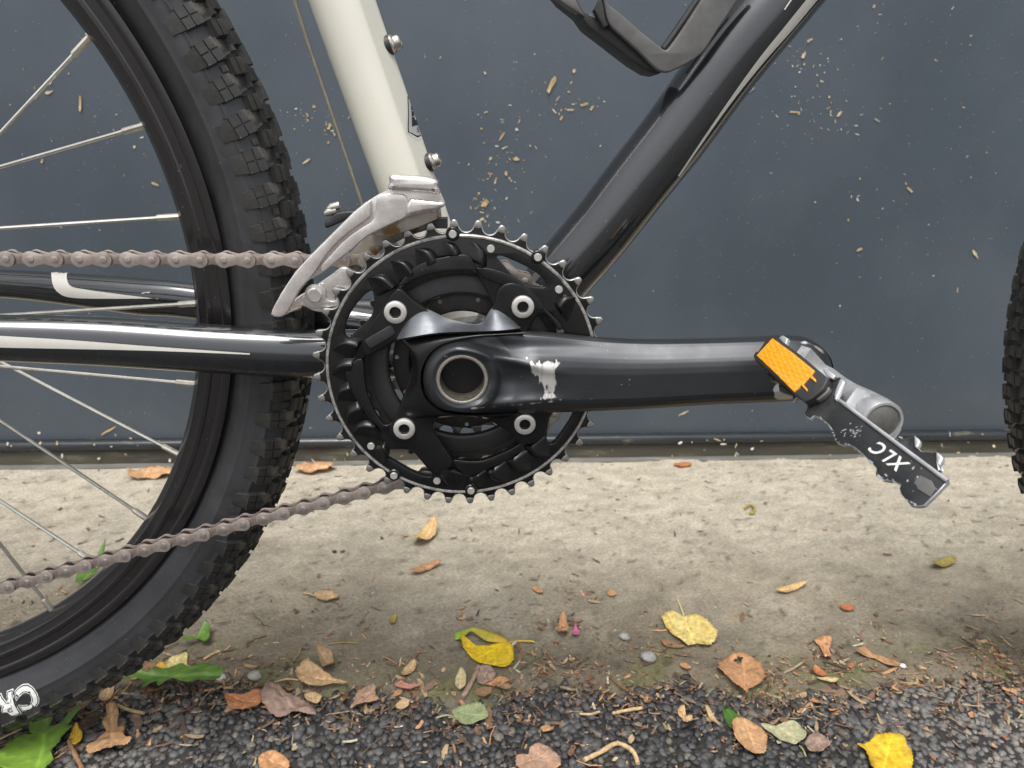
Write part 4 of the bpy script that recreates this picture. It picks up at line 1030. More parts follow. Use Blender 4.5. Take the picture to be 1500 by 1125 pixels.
# ------------------------------------------------------------------ leaves lying on the ground
PAL = dict(yellow=(.70, .50, .012), pale=(.68, .57, .24), tan=(.55, .385, .21), brown=(.28, .165, .09), mauve=(.31, .215, .165), orange=(.48, .255, .125), rust=(.40, .15, .065), green=(.075, .165, .028), lime=(.22, .36, .05),
           greygreen=(.33, .35, .20), olive=(.30, .24, .07), pink=(.52, .15, .28), cream=(.6, .5, .32), gold=(.62, .38, .04), dark=(.10, .065, .04), straw=(.50, .37, .19))
def leaf(name, px, col, label, cat='leaf', curl=.12, lift=1.2, stem=None, seed=0, rag=.065, vein=True, col2=None, glossy=False, crumple=.06, group=None, fold=0, spots=0, holes=0):
    base = [BG(*p) for p in px]
    R = random.Random(seed+len(px)*7+int(px[0][0]))
    cx = sum(b[0] for b in base)/len(base); cy = sum(b[1] for b in base)/len(base)
    dense = catmull([(b[0], b[1]) for b in base], 6, True)
    size = max(math.hypot(d[0]-cx, d[1]-cy) for d in dense)
    lift += 3.2*sstep(edge(cx)+10, edge(cx)-10, cy)
    z0 = max(gz(cx+dx*size*.5, cy+dy*size*.5) for dx in (-1, 0, 1) for dy in (-1, 0, 1)) + lift
    # jagged margin
    D = []
    for i, d in enumerate(dense):
        n = 1 + rag*(.55 if i % 2 else -.55)*R.uniform(.3, 1) + rag*1.1*nz(d[0], d[1], seed, .22)
        D.append((cx+(d[0]-cx)*n, cy+(d[1]-cy)*n))
    ax = max(dense, key=lambda d: math.hypot(d[0]-cx, d[1]-cy)); ang = math.atan2(ax[1]-cy, ax[0]-cx)
    if stem: s0 = BG(*stem[0]); ang = math.atan2(s0[1]-cy, s0[0]-cx)
    ca, sa = math.cos(ang), math.sin(ang)
    NR = 12; V = []; C = []
    c1 = np.array(PAL[col]); c2 = np.array(PAL[col2 or col])*(1 if col2 else .78)
    def put(x, y, t):
        u, v = (x-cx)*ca+(y-cy)*sa, -(x-cx)*sa+(y-cy)*ca
        rr = math.hypot(u, v)/size
        z = curl*size*(rr**2)*(1+.8*nz(x, y, seed, .05)) + crumple*size*nz(x, y, seed+3, 2.2/size) + .5*crumple*size*nz(x, y, seed+5, 5./size)
        z += fold*abs(v)
        lat = abs(math.sin((abs(v)*.75+u)/size*13))
        if vein: z -= .02*size*math.exp(-(v/(.05*size))**2) - .008*size*(1-lat)
        V.append((x-cx, y-cy, z))
        k = .5+.5*nz(x, y, seed+9, 2.5/size)
        c = (c1*(1-k*.6)+c2*k*.6)*(1+.3*nz(x, y, seed+30, 9/size))
        if vein: c = c*(1+.35*math.exp(-(v/(.035*size))**2)+.25*(1-lat)**6)
        if spots: c = c*(1-.55*sstep(.55-spots*.3, .8-spots*.3, nz(x, y, seed+20, 9/size)))
        e = sstep(.78, 1., t)*max(0, nz(x, y, seed+14, 3/size)+.25); c = c*(1-.5*e)
        C.append((*np.clip(c, .004, .9), 1))
    put(cx, cy, 0)
    n = len(D)
    for r in range(1, NR+1):
        t = r/NR
        for d in D: put(cx+(d[0]-cx)*t, cy+(d[1]-cy)*t, t)
    F = [(0, 1+i, 1+(i+1) % n) for i in range(n)]
    for r in range(NR-1):
        for i in range(n):
            q = (1+r*n+i, 1+r*n+(i+1) % n, 1+(r+1)*n+(i+1) % n, 1+(r+1)*n+i)
            if holes and r > 4:
                xm, ym = V[q[0]][0]+cx, V[q[0]][1]+cy
                if nz(xm, ym, seed+40, 4/size) > .55-holes*.2: continue
            F.append(q)
    zmin = min(v[2] for v in V)
    V = [(a, b, c_-zmin) for a, b, c_ in V]
    me = mk_mesh(name, V, F, smooth=0, fix=True); me.polygons.foreach_set('use_smooth', [True]*len(me.polygons))
    ca_ = me.color_attributes.new('Col', 'FLOAT_COLOR', 'POINT'); ca_.data.foreach_set('color', np.array(C, np.float32).ravel())
    me.materials.append(MAT['leaf_glossy' if glossy else 'leaf'])
    o = link_mesh(name, me, None, None, (cx, cy, z0))
    sd = o.modifiers.new('thickness', 'SOLIDIFY'); sd.thickness = .00025; sd.offset = 0
    tag(o, label, cat, group)
    if stem:
        pts = [BG(*p) for p in stem]; P = []
        for i, p in enumerate(pts): P.append((p[0]-cx, p[1]-cy, p[2]-z0+1.4+1.2*(1-abs(2*i/(max(1, len(pts)-1))-1))))
        g = G().tube(catmull(P, 5), [.75]*((len(P)-1)*5+1), 7)
        me2 = mk_mesh('stem', g.v, g.f, 60)
        cc = np.array(PAL[col])*.8+np.array((.1, .07, .02)); ca2 = me2.color_attributes.new('Col', 'FLOAT_COLOR', 'POINT'); ca2.data.foreach_set('color', np.tile(np.array((*cc, 1), np.float32), len(me2.vertices)))
        me2.materials.append(MAT['leaf']); st = bpy.data.objects.new('stem', me2); COL.objects.link(st); st.parent = o
    return o
za = lambda pts: [(380+x/3.75, 900+y/3.75) for x, y in pts]
zc = lambda pts: [(750+x/3.75, 900+y/3.75) for x, y in pts]
zd = lambda pts: [(1100+x/3.75, 900+y/3.75) for x, y in pts]
ze = lambda pts: [(x/3.75, 900+y/3.75) for x, y in pts]
def oval(cx, cy, a, b, ang=0, n=10, pt=.0):
    A = math.radians(ang); out = []
    for k in range(n):
        t = 2*math.pi*k/n; u = a*math.cos(t)*(1+pt*(1 if abs(math.cos(t)) > .9 else 0)); v = b*math.sin(t)*(1-.25*abs(math.cos(t)))
        out.append((cx+u*math.cos(A)-v*math.sin(A), cy+u*math.sin(A)+v*math.cos(A)))
    return out
yl = leaf('fallen_leaf', za([(1365, 165), (1395, 220), (1392, 280), (1340, 312), (1280, 300), (1200, 280), (1150, 240), (1115, 190), (1113, 140), (1170, 178), (1260, 180)]), 'yellow', 'bright yellow leaf with curled green tip lying on the pavement below the chainring', curl=.16, stem=za([(1360, 163), (1430, 158), (1500, 160), (1510, 162)]), seed=1, col2='gold', crumple=.03, rag=.04)
def flap(parent, top, bot, col, col2, hs):
    rows = []; C = []
    A = catmull([BG(*p) for p in top], 6); B = catmull([BG(*p) for p in bot], 6); b0 = LOC[parent.name]/S
    for i, (a, b) in enumerate(zip(A, B)):
        row = []
        for j in range(6):
            s = j/5; p = a+(b-a)*s; h = hs*math.sin(math.pi*(.15+.7*i/(len(A)-1)))*(.35+.65*math.sin(math.pi*(.25+.6*s)))
            row.append((p[0]-b0[0], p[1]-b0[1], p[2]-b0[2]+h+.5))
            k = i/(len(A)-1); c = np.array(PAL[col])*(1-k)+np.array(PAL[col2])*k; C.append((*c, 1))
        rows.append(row)
    g = G().grid(rows); me = mk_mesh('curled_flap', g.v, g.f, 60)
    ca = me.color_attributes.new('Col', 'FLOAT_COLOR', 'POINT'); ca.data.foreach_set('color', np.array(C, np.float32).ravel()); me.materials.append(MAT['leaf'])
    o = bpy.data.objects.new('curled_flap', me); COL.objects.link(o); o.parent = parent; o.modifiers.new('t', 'SOLIDIFY').thickness = .0003
flap(yl, za([(1070, 118), (1120, 106), (1190, 100), (1270, 122), (1330, 140), (1365, 160)]), za([(1075, 152), (1118, 148), (1165, 118), (1240, 165), (1300, 172), (1365, 170)]), 'lime', 'gold', 6)
leaf('fallen_leaf', zc([(825, 40), (840, 15), (880, 0), (920, 12), (945, 24), (1000, 15), (1060, 40), (1110, 90), (1125, 130), (1110, 165), (1060, 190), (1010, 180), (960, 184), (920, 150), (870, 120), (845, 80)]), 'pale', 'pale yellow heart-shaped leaf with brown edge, its stem pointing to the wall', curl=.08, stem=[(1002, 906), (997, 893), (992, 880)], seed=2, col2='gold', crumple=.03, spots=.35)
leaf('fallen_leaf', zc([(1115, 310), (1170, 265), (1250, 240), (1320, 265), (1370, 300), (1390, 350), (1375, 400), (1330, 440), (1290, 455), (1285, 500), (1260, 455), (1200, 420), (1170, 370)]), 'orange', 'brown torn leaf with a dark hole at the asphalt edge, below the pale yellow leaf', seed=3, curl=.10, col2='brown', crumple=.10, holes=.5)
leaf('fallen_leaf', za([(205, 345), (270, 290), (330, 315), (400, 365), (455, 395), (485, 410), (478, 435), (440, 430), (400, 432), (340, 450), (270, 445), (220, 415)]), 'tan', 'large tan folded leaf with long stem at the pavement edge right of the dandelion leaf', curl=.14, stem=za([(215, 368), (150, 370), (85, 380)]), seed=4, col2='orange', crumple=.07, lift=2.5)
leaf('fallen_leaf', za([(15, 470), (60, 420), (110, 440), (150, 480), (215, 490), (280, 530), (315, 590), (300, 610), (240, 600), (180, 575), (110, 600), (30, 545)]), 'mauve', 'greyish brown crumpled leaf in front of the large tan leaf', seed=5, curl=.1, crumple=.13)
leaf('fallen_leaf', za([(250, 470), (300, 450), (345, 480), (320, 515), (270, 505)]), 'tan', 'small tan leaf scrap tucked under the large tan folded leaf', seed=6, lift=.8, crumple=.12)
leaf('fallen_leaf', za([(505, 570), (530, 500), (550, 460), (610, 410), (640, 425), (640, 470), (655, 510), (620, 525), (560, 535)]), 'mauve', 'pointed pinkish brown leaf on the asphalt left of the small green leaf', seed=7, col2='orange', crumple=.09)
leaf('fallen_leaf', za([(1060, 570), (1110, 535), (1185, 515), (1240, 540), (1255, 590), (1210, 615), (1140, 640), (1095, 620)]), 'greygreen', 'dull green leaf with brown stem on the asphalt below the bright yellow leaf', seed=8, col2='green', stem=za([(1062, 565), (1020, 570), (970, 577)]), crumple=.03)
leaf('fallen_leaf', za([(1075, 370), (1092, 325), (1110, 305), (1135, 340), (1130, 400), (1100, 430), (1080, 405)]), 'cream', 'small pale cream leaf left of the brown twig', seed=9, crumple=.04, col2='olive')
leaf('fallen_leaf', za([(1190, 440), (1220, 415), (1270, 425), (1275, 465), (1240, 492), (1200, 480)]), 'brown', 'round brown leaf piece right of the brown twig', seed=10, holes=.3)
leaf('fallen_leaf', za([(1240, 400), (1280, 370), (1320, 350), (1370, 380), (1340, 400), (1300, 418)]), 'orange', 'orange leaf scrap just below the bright yellow leaf', seed=11)
leaf('fallen_leaf', za([(1200, 310), (1260, 300), (1300, 345), (1270, 380), (1210, 400), (1190, 360)]), 'mauve', 'dull brown leaf scrap beneath the bright yellow leaf', seed=12, crumple=.14)
leaf('fallen_leaf', za([(750, 420), (780, 385), (820, 405), (895, 415), (840, 440), (790, 445), (760, 440)]), 'orange', 'pink and orange curled leaf at the pavement edge', seed=13, col2='pink', curl=.3, vein=False)
leaf('fallen_leaf', za([(320, 205), (390, 215), (410, 270), (405, 330), (350, 320), (330, 260)]), 'brown', 'small brown curled leaf above the large tan folded leaf', seed=14, curl=.4, col2='tan', lift=2)
leaf('fallen_leaf', za([(780, 340), (800, 300), (855, 265), (862, 300), (830, 335), (800, 352)]), 'tan', 'small ragged tan leaf left of the bright yellow leaf', seed=15, curl=.3, col2='brown')
leaf('fallen_leaf', zc([(1155, 540), (1210, 560), (1250, 590), (1280, 622), (1230, 640), (1195, 655), (1165, 610)]), 'green', 'small fresh green leaf half under the orange-brown serrated leaf', seed=16, glossy=True, crumple=.02, lift=1.5)
leaf('fallen_leaf', zc([(1205, 640), (1260, 620), (1330, 650), (1390, 700), (1395, 750), (1380, 810), (1320, 815), (1260, 770), (1220, 720)]), 'orange', 'orange-brown serrated leaf lying over the small fresh green leaf', seed=17, stem=zc([(1265, 618), (1240, 560), (1205, 500)]), rag=.05, lift=3.2, col2='tan')
leaf('fallen_leaf', zc([(20, 820), (60, 805), (90, 800), (100, 765), (150, 745), (200, 765), (240, 800), (265, 844), (240, 890), (140, 910), (30, 880)]), 'mauve', 'reddish brown leaf at the bottom edge below the dull green leaf', seed=18, col2='orange')
leaf('fallen_leaf', zd([(50, 650), (130, 640), (215, 620), (275, 655), (300, 700), (250, 745), (200, 740), (110, 695)]), 'greygreen', 'pale grey-green leaf lying right of the orange-brown serrated leaf', seed=19, stem=zd([(265, 730), (285, 760), (300, 790)]), rag=.05, col2='cream')
leaf('fallen_leaf', zd([(575, 755), (620, 745), (680, 700), (740, 688), (820, 705), (850, 750), (875, 790), (880, 850), (860, 920), (740, 950), (660, 900), (625, 790)]), 'gold', 'golden yellow leaf at the bottom right on the asphalt', seed=20, rag=.045, col2='yellow', spots=.2)
leaf('fallen_leaf', zd([(290, 740), (330, 690), (390, 700), (430, 745), (380, 790), (310, 790)]), 'mauve', 'crumpled reddish brown leaf between the grey-green and the golden leaf', seed=21, crumple=.14)
leaf('fallen_leaf', zd([(570, 215), (620, 195), (670, 225), (740, 250), (810, 305), (790, 320), (720, 272), (660, 248), (590, 235)]), 'brown', 'long curved brown leaf on the pavement at the far right', seed=22, curl=.3, col2='orange')
leaf('fallen_leaf', zd([(360, 375), (420, 362), (475, 385), (460, 405), (400, 395)]), 'straw', 'small straw-coloured oval leaf beside the red leaf scrap', seed=23)
leaf('fallen_leaf', zd([(345, 300), (380, 310), (415, 345), (390, 357), (345, 332)]), 'rust', 'bright red leaf scrap at the pavement edge right of the torn leaf', seed=24, curl=.3)
leaf('fallen_leaf', zd([(345, 150), (400, 130), (440, 150), (430, 210), (440, 250), (400, 255), (380, 200)]), 'orange', 'frayed brown leaf scrap on the pavement above the red scrap', seed=25, crumple=.2, holes=.4)
leaf('dandelion_leaf', ze([(640, 430), (720, 405), (770, 380), (800, 400), (830, 385), (870, 350), (910, 370), (960, 345), (1010, 320), (1050, 345), (1110, 330), (1180, 370), (1230, 400), (1235, 430), (1190, 455), (1110, 455), (1045, 460), (1000, 425), (930, 440), (880, 475), (870, 440), (830, 450), (795, 490), (800, 450), (740, 440), (690, 450)]), 'green', 'long green toothed dandelion leaf in front of the rear tyre', seed=26, glossy=True, crumple=.05, curl=.1, lift=3, col2='lime', rag=.06)
leaf('weed_leaf', ze([(-40, 900), (0, 844), (60, 760), (130, 710), (200, 700), (172, 688), (180, 612), (260, 600), (300, 612), (282, 660), (350, 650), (430, 560), (446, 576), (392, 650), (410, 670), (352, 710), (340, 740), (292, 800), (300, 870), (180, 950)]), 'lime', 'light green lobed weed leaf under the rear tyre at the bottom left', seed=27, glossy=True, crumple=.06, curl=.12, lift=3, col2='green', rag=.05)
leaf('fallen_leaf', ze([(480, 790), (540, 720), (590, 680), (570, 640), (600, 590), (590, 560), (640, 540), (660, 580), (650, 640), (690, 650), (690, 710), (735, 750), (700, 775), (640, 770), (600, 800), (520, 815)]), 'orange', 'curled orange-tan oak leaf on the asphalt at the lower left', seed=28, crumple=.12, curl=.15, lift=2, col2='tan')
leaf('fallen_leaf', ze([(1240, 480), (1330, 475), (1400, 455), (1440, 460), (1440, 520), (1380, 555), (1300, 560), (1260, 540)]), 'rust', 'rusty orange leaf between the dandelion leaf and the greyish brown leaf', seed=29, col2='orange', curl=.2)
leaf('fallen_leaf', ze([(910, 330), (930, 265), (980, 240), (1030, 230), (1030, 280), (1055, 330), (1000, 348), (920, 358)]), 'pale', 'pale yellow leaf standing behind the dandelion leaf', seed=30, curl=.25, lift=1, rag=.02)
leaf('fallen_leaf', ze([(845, 350), (870, 290), (910, 285), (912, 350), (880, 365)]), 'gold', 'ochre leaf left of the pale yellow leaf near the tyre', seed=31, curl=.25)
leaf('fallen_leaf', ze([(390, 700), (430, 640), (460, 700), (430, 750), (400, 740)]), 'gold', 'small golden leaf beside the light green weed leaf', seed=32, curl=.3)
leaf('fallen_leaf', ze([(375, 570), (440, 510), (500, 490), (512, 510), (450, 560), (390, 580)]), 'brown', 'narrow brown leaf touching the tyre above the golden scrap', seed=33, curl=.3, lift=2)
leaf('fallen_leaf', ze([(550, 480), (590, 440), (630, 430), (620, 480), (580, 520)]), 'tan', 'curled tan scrap at the base of the dandelion leaf', seed=34, curl=.4, col2='brown')
leaf('fallen_leaf', ze([(440, 640), (480, 590), (530, 570), (560, 590), (520, 660), (460, 680)]), 'dark', 'dark brown crumpled leaf between weed leaf and oak leaf', seed=35, crumple=.2)
leaf('fallen_leaf', ze([(770, 370), (780, 310), (830, 280), (870, 300), (840, 350)]), 'brown', 'brown leaf wedged at the tyre behind the dandelion leaf', seed=36, crumple=.15)
leaf('fallen_leaf', [(188, 700), (205, 692), (228, 690), (250, 692), (248, 701), (215, 705), (195, 706)], 'orange', 'dry brown leaf lying by the sill behind the rear wheel', seed=37, curl=.3, crumple=.2, col2='tan')
leaf('fallen_leaf', [(432, 692), (450, 685), (475, 684), (492, 689), (470, 695), (445, 697)], 'orange', 'dry leaf by the sill between rear tyre and chainring', seed=38, curl=.25, crumple=.15, col2='tan')
leaf('fallen_leaf', oval(1000, 683, 13, 3.5), 'rust', 'orange leaf flake by the sill under the crank arm', seed=39, curl=.2)
leaf('fallen_leaf', [(604, 800), (612, 788), (630, 776), (640, 776), (639, 786), (625, 799), (612, 803)], 'tan', 'small rolled tan leaf on the pavement just below the chainring', seed=40, curl=.5, crumple=.08, col2='gold')
leaf('fallen_leaf', [(600, 843), (620, 831), (640, 826), (646, 828), (630, 837), (612, 844)], 'orange', 'thin tan leaf sliver below the rolled leaf', seed=41, curl=.2)
leaf('fallen_leaf', [(461, 876), (475, 869), (488, 871), (498, 876), (488, 883), (470, 883)], 'tan', 'small broken tan leaf on the pavement right of the rear tyre', seed=42, col2='brown', stem=[(462, 875), (452, 873), (444, 871)], crumple=.15)
leaf('fallen_leaf', [(1136, 870), (1150, 862), (1170, 857), (1181, 858), (1172, 864), (1152, 872)], 'tan', 'narrow tan leaf on the pavement below the pedal', seed=43, col2='gold', curl=.2)
leaf('fallen_leaf', [(1361, 832), (1375, 823), (1392, 821), (1399, 826), (1388, 832), (1372, 836)], 'olive', 'small olive leaf on the pavement at the far right', seed=44, curl=.35)
leaf('fallen_leaf', [(817, 933), (818, 918), (824, 906), (831, 916), (832, 928), (826, 937)], 'orange', 'upright brown bud leaf beside the pink petal', seed=45, curl=.5, col2='brown')
leaf('petal', [(839, 934), (839, 927), (843, 919), (847, 926), (849, 931), (845, 935)], 'pink', 'tiny magenta petal on the pavement', 'petal', seed=46, curl=.4, vein=False)
leaf('fallen_leaf', oval(787, 866, 9, 4, 25), 'orange', 'tiny orange leaf point on the pavement below the chainring', seed=47)
leaf('fallen_leaf', [(570, 914), (573, 906), (581, 904), (580, 912), (575, 918)], 'olive', 'tiny olive leaf tip left of the bright yellow leaf', seed=48, curl=.4)
leaf('fallen_leaf', oval(896, 871, 7, 5), 'orange', 'tiny round brown flake above the magenta petal', seed=49)
leaf('fallen_leaf', oval(1240, 893, 11, 5, 10), 'rust', 'dark red leaf flake below the pedal at the right', seed=50, curl=.3)
leaf('weed_leaf', [(112, 868), (115, 855), (128, 846), (140, 838), (160, 815), (150, 842), (142, 850), (130, 862), (118, 876)], 'green', 'green weed leaf showing between chain and rear rim', seed=51, glossy=True, col2='lime', lift=8, curl=.3)
leaf('weed_leaf', [(268, 943), (280, 944), (292, 936), (300, 925), (309, 929), (307, 945), (300, 950), (290, 944), (275, 950)], 'green', 'tiny green weed leaf right of the tyre tread', seed=52, glossy=True, col2='lime', lift=5, curl=.3)
leaf('fallen_leaf', [(380, 1125), (388, 1113), (402, 1110), (420, 1120), (424, 1135), (390, 1140)], 'orange', 'orange leaf cut by the bottom edge left of centre', seed=53, crumple=.1)
leaf('fallen_leaf', [(715, 1050), (735, 1048), (742, 1056)][:0] or oval(737, 1012, 14, 8, 20), 'brown', 'crumpled brown leaf scrap by the asphalt edge right of the twig', seed=54, crumple=.2)
leaf('fallen_leaf', oval(590, 1040, 10, 7, -20), 'tan', 'tiny pale tan scrap on the asphalt below the pink leaf', seed=55, crumple=.1)
leaf('fallen_leaf', zc([(1058, 545), (1075, 540), (1110, 590), (1138, 638), (1120, 632), (1085, 600)]), 'tan', 'narrow tan leaf sliver left of the small fresh green leaf', seed=56, vein=False, curl=.2)
leaf('fallen_leaf', zc([(905, 560), (940, 540), (955, 580), (990, 605), (960, 640), (930, 610), (910, 590)]), 'tan', 'ragged tan leaf scrap on the asphalt below the pale yellow leaf', seed=57, crumple=.25, col2='orange')
leaf('fallen_leaf', zc([(920, 285), (950, 275), (980, 310), (965, 328), (930, 312)]), 'orange', 'small peach leaf flake between pale yellow and torn leaf', seed=58)
leaf('fallen_leaf', zc([(820, 150), (880, 155), (950, 185), (900, 190), (840, 180)]), 'brown', 'narrow brown leaf half hidden by the pale yellow leaf', seed=59, lift=.6)

def rod(name, pts, rad, col, label, cat, lift=1.5):
    P = [BG(*p) for p in pts]; c = sum(P)/len(P)
    lift += 3.0*sstep(edge(c[0])+8, edge(c[0])-8, c[1])
    pts3 = catmull([(p[0]-c[0], p[1]-c[1], p[2]-c[2]+lift) for p in P], 6)
    n = len(pts3); rr = [rad*(1+.25*nz(i, 1, 0, .7)) for i in range(n)]
    g = G().tube(pts3, rr, 9); me = mk_mesh(name, g.v, g.f, 50)
    ca = me.color_attributes.new('Col', 'FLOAT_COLOR', 'POINT'); C = [(*(np.array(PAL[col])*(1+.5*nz(v[0], v[1], v[2], .4))), 1) for v in g.v]; ca.data.foreach_set('color', np.clip(np.array(C, np.float32), 0, 1).ravel())
    me.materials.append(MAT['leaf'])
    o = link_mesh(name, me, None, None, c); tag(o, label, cat); return o
rod('twig', za([(1205, 300), (1165, 385), (1115, 470)]), 2.1, 'mauve', 'thick brown twig at the asphalt edge below the bright yellow leaf', 'twig', 2)
rod('twig', za([(380, 170), (450, 160), (545, 163)]), .7, 'olive', 'thin olive leaf stalk lying on the pavement left of centre', 'twig', 1)
rod('twig', ze([(650, 525), (710, 550), (795, 570)]), 1.3, 'straw', 'pale straw piece below the dandelion leaf', 'twig')
rod('twig', ze([(385, 720), (405, 770), (440, 840), (460, 880)]), 1.6, 'brown', 'reddish stalk beside the oak leaf at lower left', 'twig')
rod('twig', ze([(1120, 255), (1170, 225), (1210, 210)]), 1.2, 'straw', 'pale straw splinter above the dandelion leaf', 'twig')
rod('twig', ze([(0, 715), (60, 685), (125, 655)]), .9, 'straw', 'thin dry stalk under the rear tyre at the left edge', 'twig')
rod('twig', zc([(550, 570), (620, 555), (710, 540)]), 1.3, 'tan', 'forked tan stalk on the asphalt below the mossy edge', 'twig')
rod('twig', zc([(370, 572), (430, 575), (480, 560)]), 1.0, 'tan', 'short tan stalk left of the forked stalk', 'twig')
rod('seed_wing', zc([(395, 830), (480, 790), (570, 740), (640, 765), (672, 800), (690, 850)]), 1.7, 'tan', 'curved tan seed wing on the asphalt at the bottom centre', 'seed', 2)
rod('snail_shell', [(1091, 748), (1094, 744), (1099, 743), (1104, 747), (1103, 754), (1097, 754)], 1.7, 'olive', 'tiny dark curled shell on the pavement under the pedal', 'shell', 2)
def pebble(px, py, r, col, label):
    c = BG(px, py); v, f = ico(3)
    V = [(p[0]*r*(1+.25*nz(*p, 1.2)), p[1]*r*.8*(1+.25*nz(*p, 1.7)), p[2]*r*.6+r*.4) for p in v]
    me = mk_mesh('pebble', V, [tuple(q) for q in f], 60); ca = me.color_attributes.new('Col', 'FLOAT_COLOR', 'POINT'); ca.data.foreach_set('color', np.tile(np.array((*col, 1), np.float32), len(V)))
    me.materials.append(MAT['stone']); tag(link_mesh('pebble', me, None, None, c), label, 'pebble')
pebble(324, 995, 4.2, (.75, .74, .72), 'white pebble at the tip of the dandelion leaf')
pebble(374, 993, 6, (.3, .3, .26), 'grey pebble right of the white pebble')
pebble(950, 966, 7, (.32, .31, .29), 'pale grey stone at the mossy edge below the pale yellow leaf')
pebble(915, 935, 5, (.33, .32, .30), 'grey stone left of the pale yellow leaf')
pebble(490, 809, 2.5, (.03, .03, .03), 'small black pebble on the pavement left of the rolled leaf')
pebble(1322, 977, 3, (.7, .68, .63), 'small white pebble at the right below the pedal')

# ------------------------------------------------------------------ litter nobody could count: crumbs, needles, bits on the wall
def flakes(name, pts, label, cat, seed, curl=.35):
    """pts: (pos mm, size mm, elongation, colour, normal)"""
    R = random.Random(seed); V = []; F = []; C = []
    for pos, sz, el, col, nr in pts:
        nrm = Vector(nr); t = Vector((R.gauss(0, 1), R.gauss(0, 1), R.gauss(0, 1))); t = (t-nrm*t.dot(nrm)).normalized(); b = nrm.cross(t)
        tilt = R.uniform(-.5, .5)*curl; b0 = len(V); k = R.uniform(.6, 1.4)
        prof = [(-1, R.uniform(.2, .9)), (-.5, R.uniform(.5, 1.1)), (0, R.uniform(.6, 1.1)), (.5, R.uniform(.5, 1.1)), (1, R.uniform(.15, .8))]
        for u, w in prof:
            for s in (-1, 1):
                h = curl*(u*u*.6*k+.25*abs(w))*sz*.5+sz*.12+tilt*u*sz*.3
                p = Vector(pos)+t*(u*sz*el*.5*R.uniform(.85, 1.15))+b*(s*w*sz*.5*R.uniform(.7, 1.2)/max(1, el*.6))+nrm*max(h, .1)
                V.append(tuple(p)); c = np.array(col)*R.uniform(.75, 1.2); C.append(c)
        for i in range(4): F.append((b0+2*i, b0+2*i+1, b0+2*i+3, b0+2*i+2))
    me = fast_mesh(name, np.array(V), np.array(F), np.clip(np.array(C), .005, .9), MAT['flake'])
    return tag(link_mesh(name, me), label, cat, kind='stuff')
R = random.Random(11); pts = []
cols = [PAL['orange'], (.38, .26, .14), (.19, .105, .055), (.40, .31, .19), (.30, .11, .05), (.2, .13, .095), (.5, .44, .32), (.09, .06, .04)]
wts = [3.5, 4, 7, 3, 1.2, 6, 1.0, 5]
for _ in range(6500):
    x = R.uniform(-520, 620); e = edge(x); y = e+R.gauss(-4, 17) if R.random() < .55 else e-abs(R.gauss(0, 60))
    if nz(x, y, 50, .03) < -.18 and R.random() < .7: continue
    s = min(8., R.lognormvariate(.55, .5))
    pts.append(((x, y, gz(x, y, e)+(2.2 if y < e-4 else .2)), s, R.uniform(1, 3.2), R.choices(cols, wts)[0], (R.gauss(0, .25), R.gauss(0, .25), 1)))
for _ in range(1500):
    x = R.uniform(-620, 720); e = edge(x); y = e+abs(R.gauss(0, 95))
    if y > wall_y(x)-8: continue
    if nz(x, y, 70, .015) < 0 and R.random() < .75: continue
    pts.append(((x, y, gz(x, y, e)+.5), min(7, R.lognormvariate(.5, .5)), R.uniform(1, 3.5), R.choices(cols, wts)[0], (R.gauss(0, .12), R.gauss(0, .12), 1)))
for _ in range(260):
    x = R.uniform(-700, 800); y = wall_y(x)-R.uniform(-6, 200); e = edge(x)
    pts.append(((x, y, gz(x, y, e)+.5), R.uniform(1.2, 4), R.uniform(1, 3.5), R.choices(cols, wts)[0], (0, 0, 1)))
for cx_, cy_, n_, sp_ in ((830, 915, 60, 14), (1210, 960, 60, 16), (800, 965, 70, 25), (1430, 950, 60, 22), (960, 960, 40, 20), (690, 910, 30, 22), (1280, 930, 40, 25), (850, 870, 25, 16), (560, 975, 30, 40), (1120, 1010, 50, 30)):
    for _ in range(n_):
        w = BG(cx_+R.gauss(0, sp_), cy_+R.gauss(0, sp_*.45)); pts.append(((w[0], w[1], w[2]+.6), min(6, R.lognormvariate(.5, .5)), R.uniform(1, 3.5), R.choices(cols, wts)[0], (R.gauss(0, .2), R.gauss(0, .2), 1)))
flakes('leaf_litter', pts, 'brown and orange leaf crumbs scattered along the pavement edge', 'litter', 3, .5)
g = G(); C = []
for _ in range(300):                                       # thin stalks and needles
    x = R.uniform(-480, 580); e = edge(x); y = e+R.gauss(-10, 32); a = R.uniform(0, 6.28); L = R.uniform(5, 20); z = gz(x, y, e)+(2.6 if y < e else 1.0)
    bend = R.uniform(-.4, .4); P = [(x+math.cos(a+bend*t)*L*t, y+math.sin(a+bend*t)*L*t, z+R.uniform(0, 1.2)) for t in (0, .5, 1)]
    n0 = len(g.v); g.tube(P, R.uniform(.25, .6), 4, cap=False); C += [R.choices(cols, wts)[0]]*(len(g.v)-n0)
me = fast_mesh('stalks', np.array(g.v), np.array(g.f), np.array(C), MAT['flake'])
tag(link_mesh('stalk_litter', me), 'thin dry stalks and needles strewn over asphalt and pavement edge', 'litter', kind='stuff')
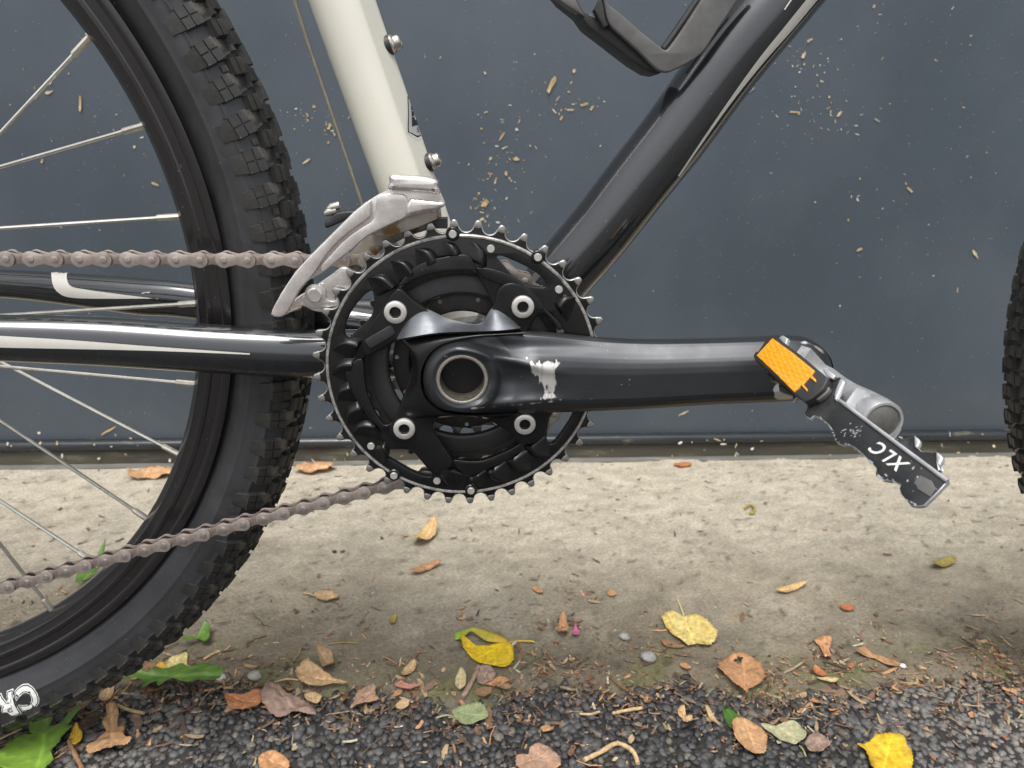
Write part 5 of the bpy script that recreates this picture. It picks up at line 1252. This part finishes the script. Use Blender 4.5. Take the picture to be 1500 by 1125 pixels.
# bits stuck to the wall
pts = []; wc = [(.5, .38, .24), PAL['straw'], PAL['cream'], (.6, .57, .5), (.42, .26, .15), (.3, .28, .25)]; ww = [4, 4, 3, 4, 1.5, 3]
def wallpt(px, py): return BP(px, py, wall_y(50)+22+(0))
def onwall(px, py, s, el, col=None):
    Y = wall_y(50)+21.6
    for _ in range(3): w = BP(px, py, Y); Y = wall_y(w[0])+21.6
    pts.append(((w[0], Y, w[2]), s, el, col or R.choices(wc, ww)[0], (0, -1, 0)))
for _ in range(900):
    px, py = R.uniform(-300, 1800), R.uniform(-250, 636)
    onwall(px, py, min(3.2, R.lognormvariate(-.25, .5)), R.uniform(1, 1.8), None if R.random() < .35 else (.30, .31, .30))
for cx_, cy_, n_, sx_, sy_ in ((735, 235, 60, 28, 45), (800, 150, 26, 45, 25), (705, 300, 22, 9, 14), (850, 150, 8, 20, 10), (1170, 90, 22, 30, 18), (1190, 170, 40, 40, 32), (1290, 260, 40, 45, 60), (1220, 130, 14, 40, 30), (440, 170, 22, 16, 16), (480, 180, 14, 14, 12), (180, 210, 14, 60, 30), (90, 140, 10, 50, 20), (1440, 190, 20, 40, 90), (1400, 420, 14, 50, 60), (730, 330, 16, 10, 14), (590, 70, 6, 40, 40), (1080, 560, 10, 60, 30), (1290, 40, 14, 60, 30)):
    for _ in range(n_): onwall(cx_+R.gauss(0, sx_), cy_+R.gauss(0, sy_), min(4.5, R.lognormvariate(.2, .5)), R.uniform(1, 2.6))
for px, py, s, el in ((808, 124, 11, 2.4), (856, 153, 7, 1.8), (118, 153, 9, 2.6), (72, 135, 6, 2.2), (710, 298, 9, 1.6), (706, 321, 6, 1.2), (735, 200, 6, 2.6), (1177, 81, 6, 1.5), (1163, 164, 6, 2.4), (1178, 94, 4, 1), (1428, 372, 8, 2.2), (1001, 605, 7, 2.8), (449, 236, 6, 2.4), (460, 156, 5, 1), (483, 185, 7, 1.5), (822, 173, 4, 2), (756, 233, 7, 1.4), (741, 254, 6, 1.2), (726, 264, 5, 2), (228, 270, 6, 2), (197, 215, 4, 1), (62, 236, 5, 1.3), (841, 104, 5, 1.2), (160, 630, 9, 3.4)):
    onwall(px, py, s*.72, el, R.choice([PAL['tan'], PAL['straw'], PAL['cream'], PAL['cream']]))
flakes('wall_debris', pts, 'dry grass clippings and specks stuck to the painted wall', 'debris', 8, .3)
pts = []
for _ in range(110):
    px = R.uniform(-250, 1750); py = R.uniform(634, 675); w = BP(px, py, wall_y(50)+9); y = wall_y(w[0])+(9 if py < 655 else 11)
    w = BP(px, py, y-.4); pts.append(((w[0], y-.6, w[2]), R.uniform(.8, 3.6), R.uniform(1, 3), R.choices(wc, ww)[0], (0, -1, .3)))
flakes('sill_debris', pts, 'dry crumbs caught on the rail and sill of the wall', 'debris', 9, .3)
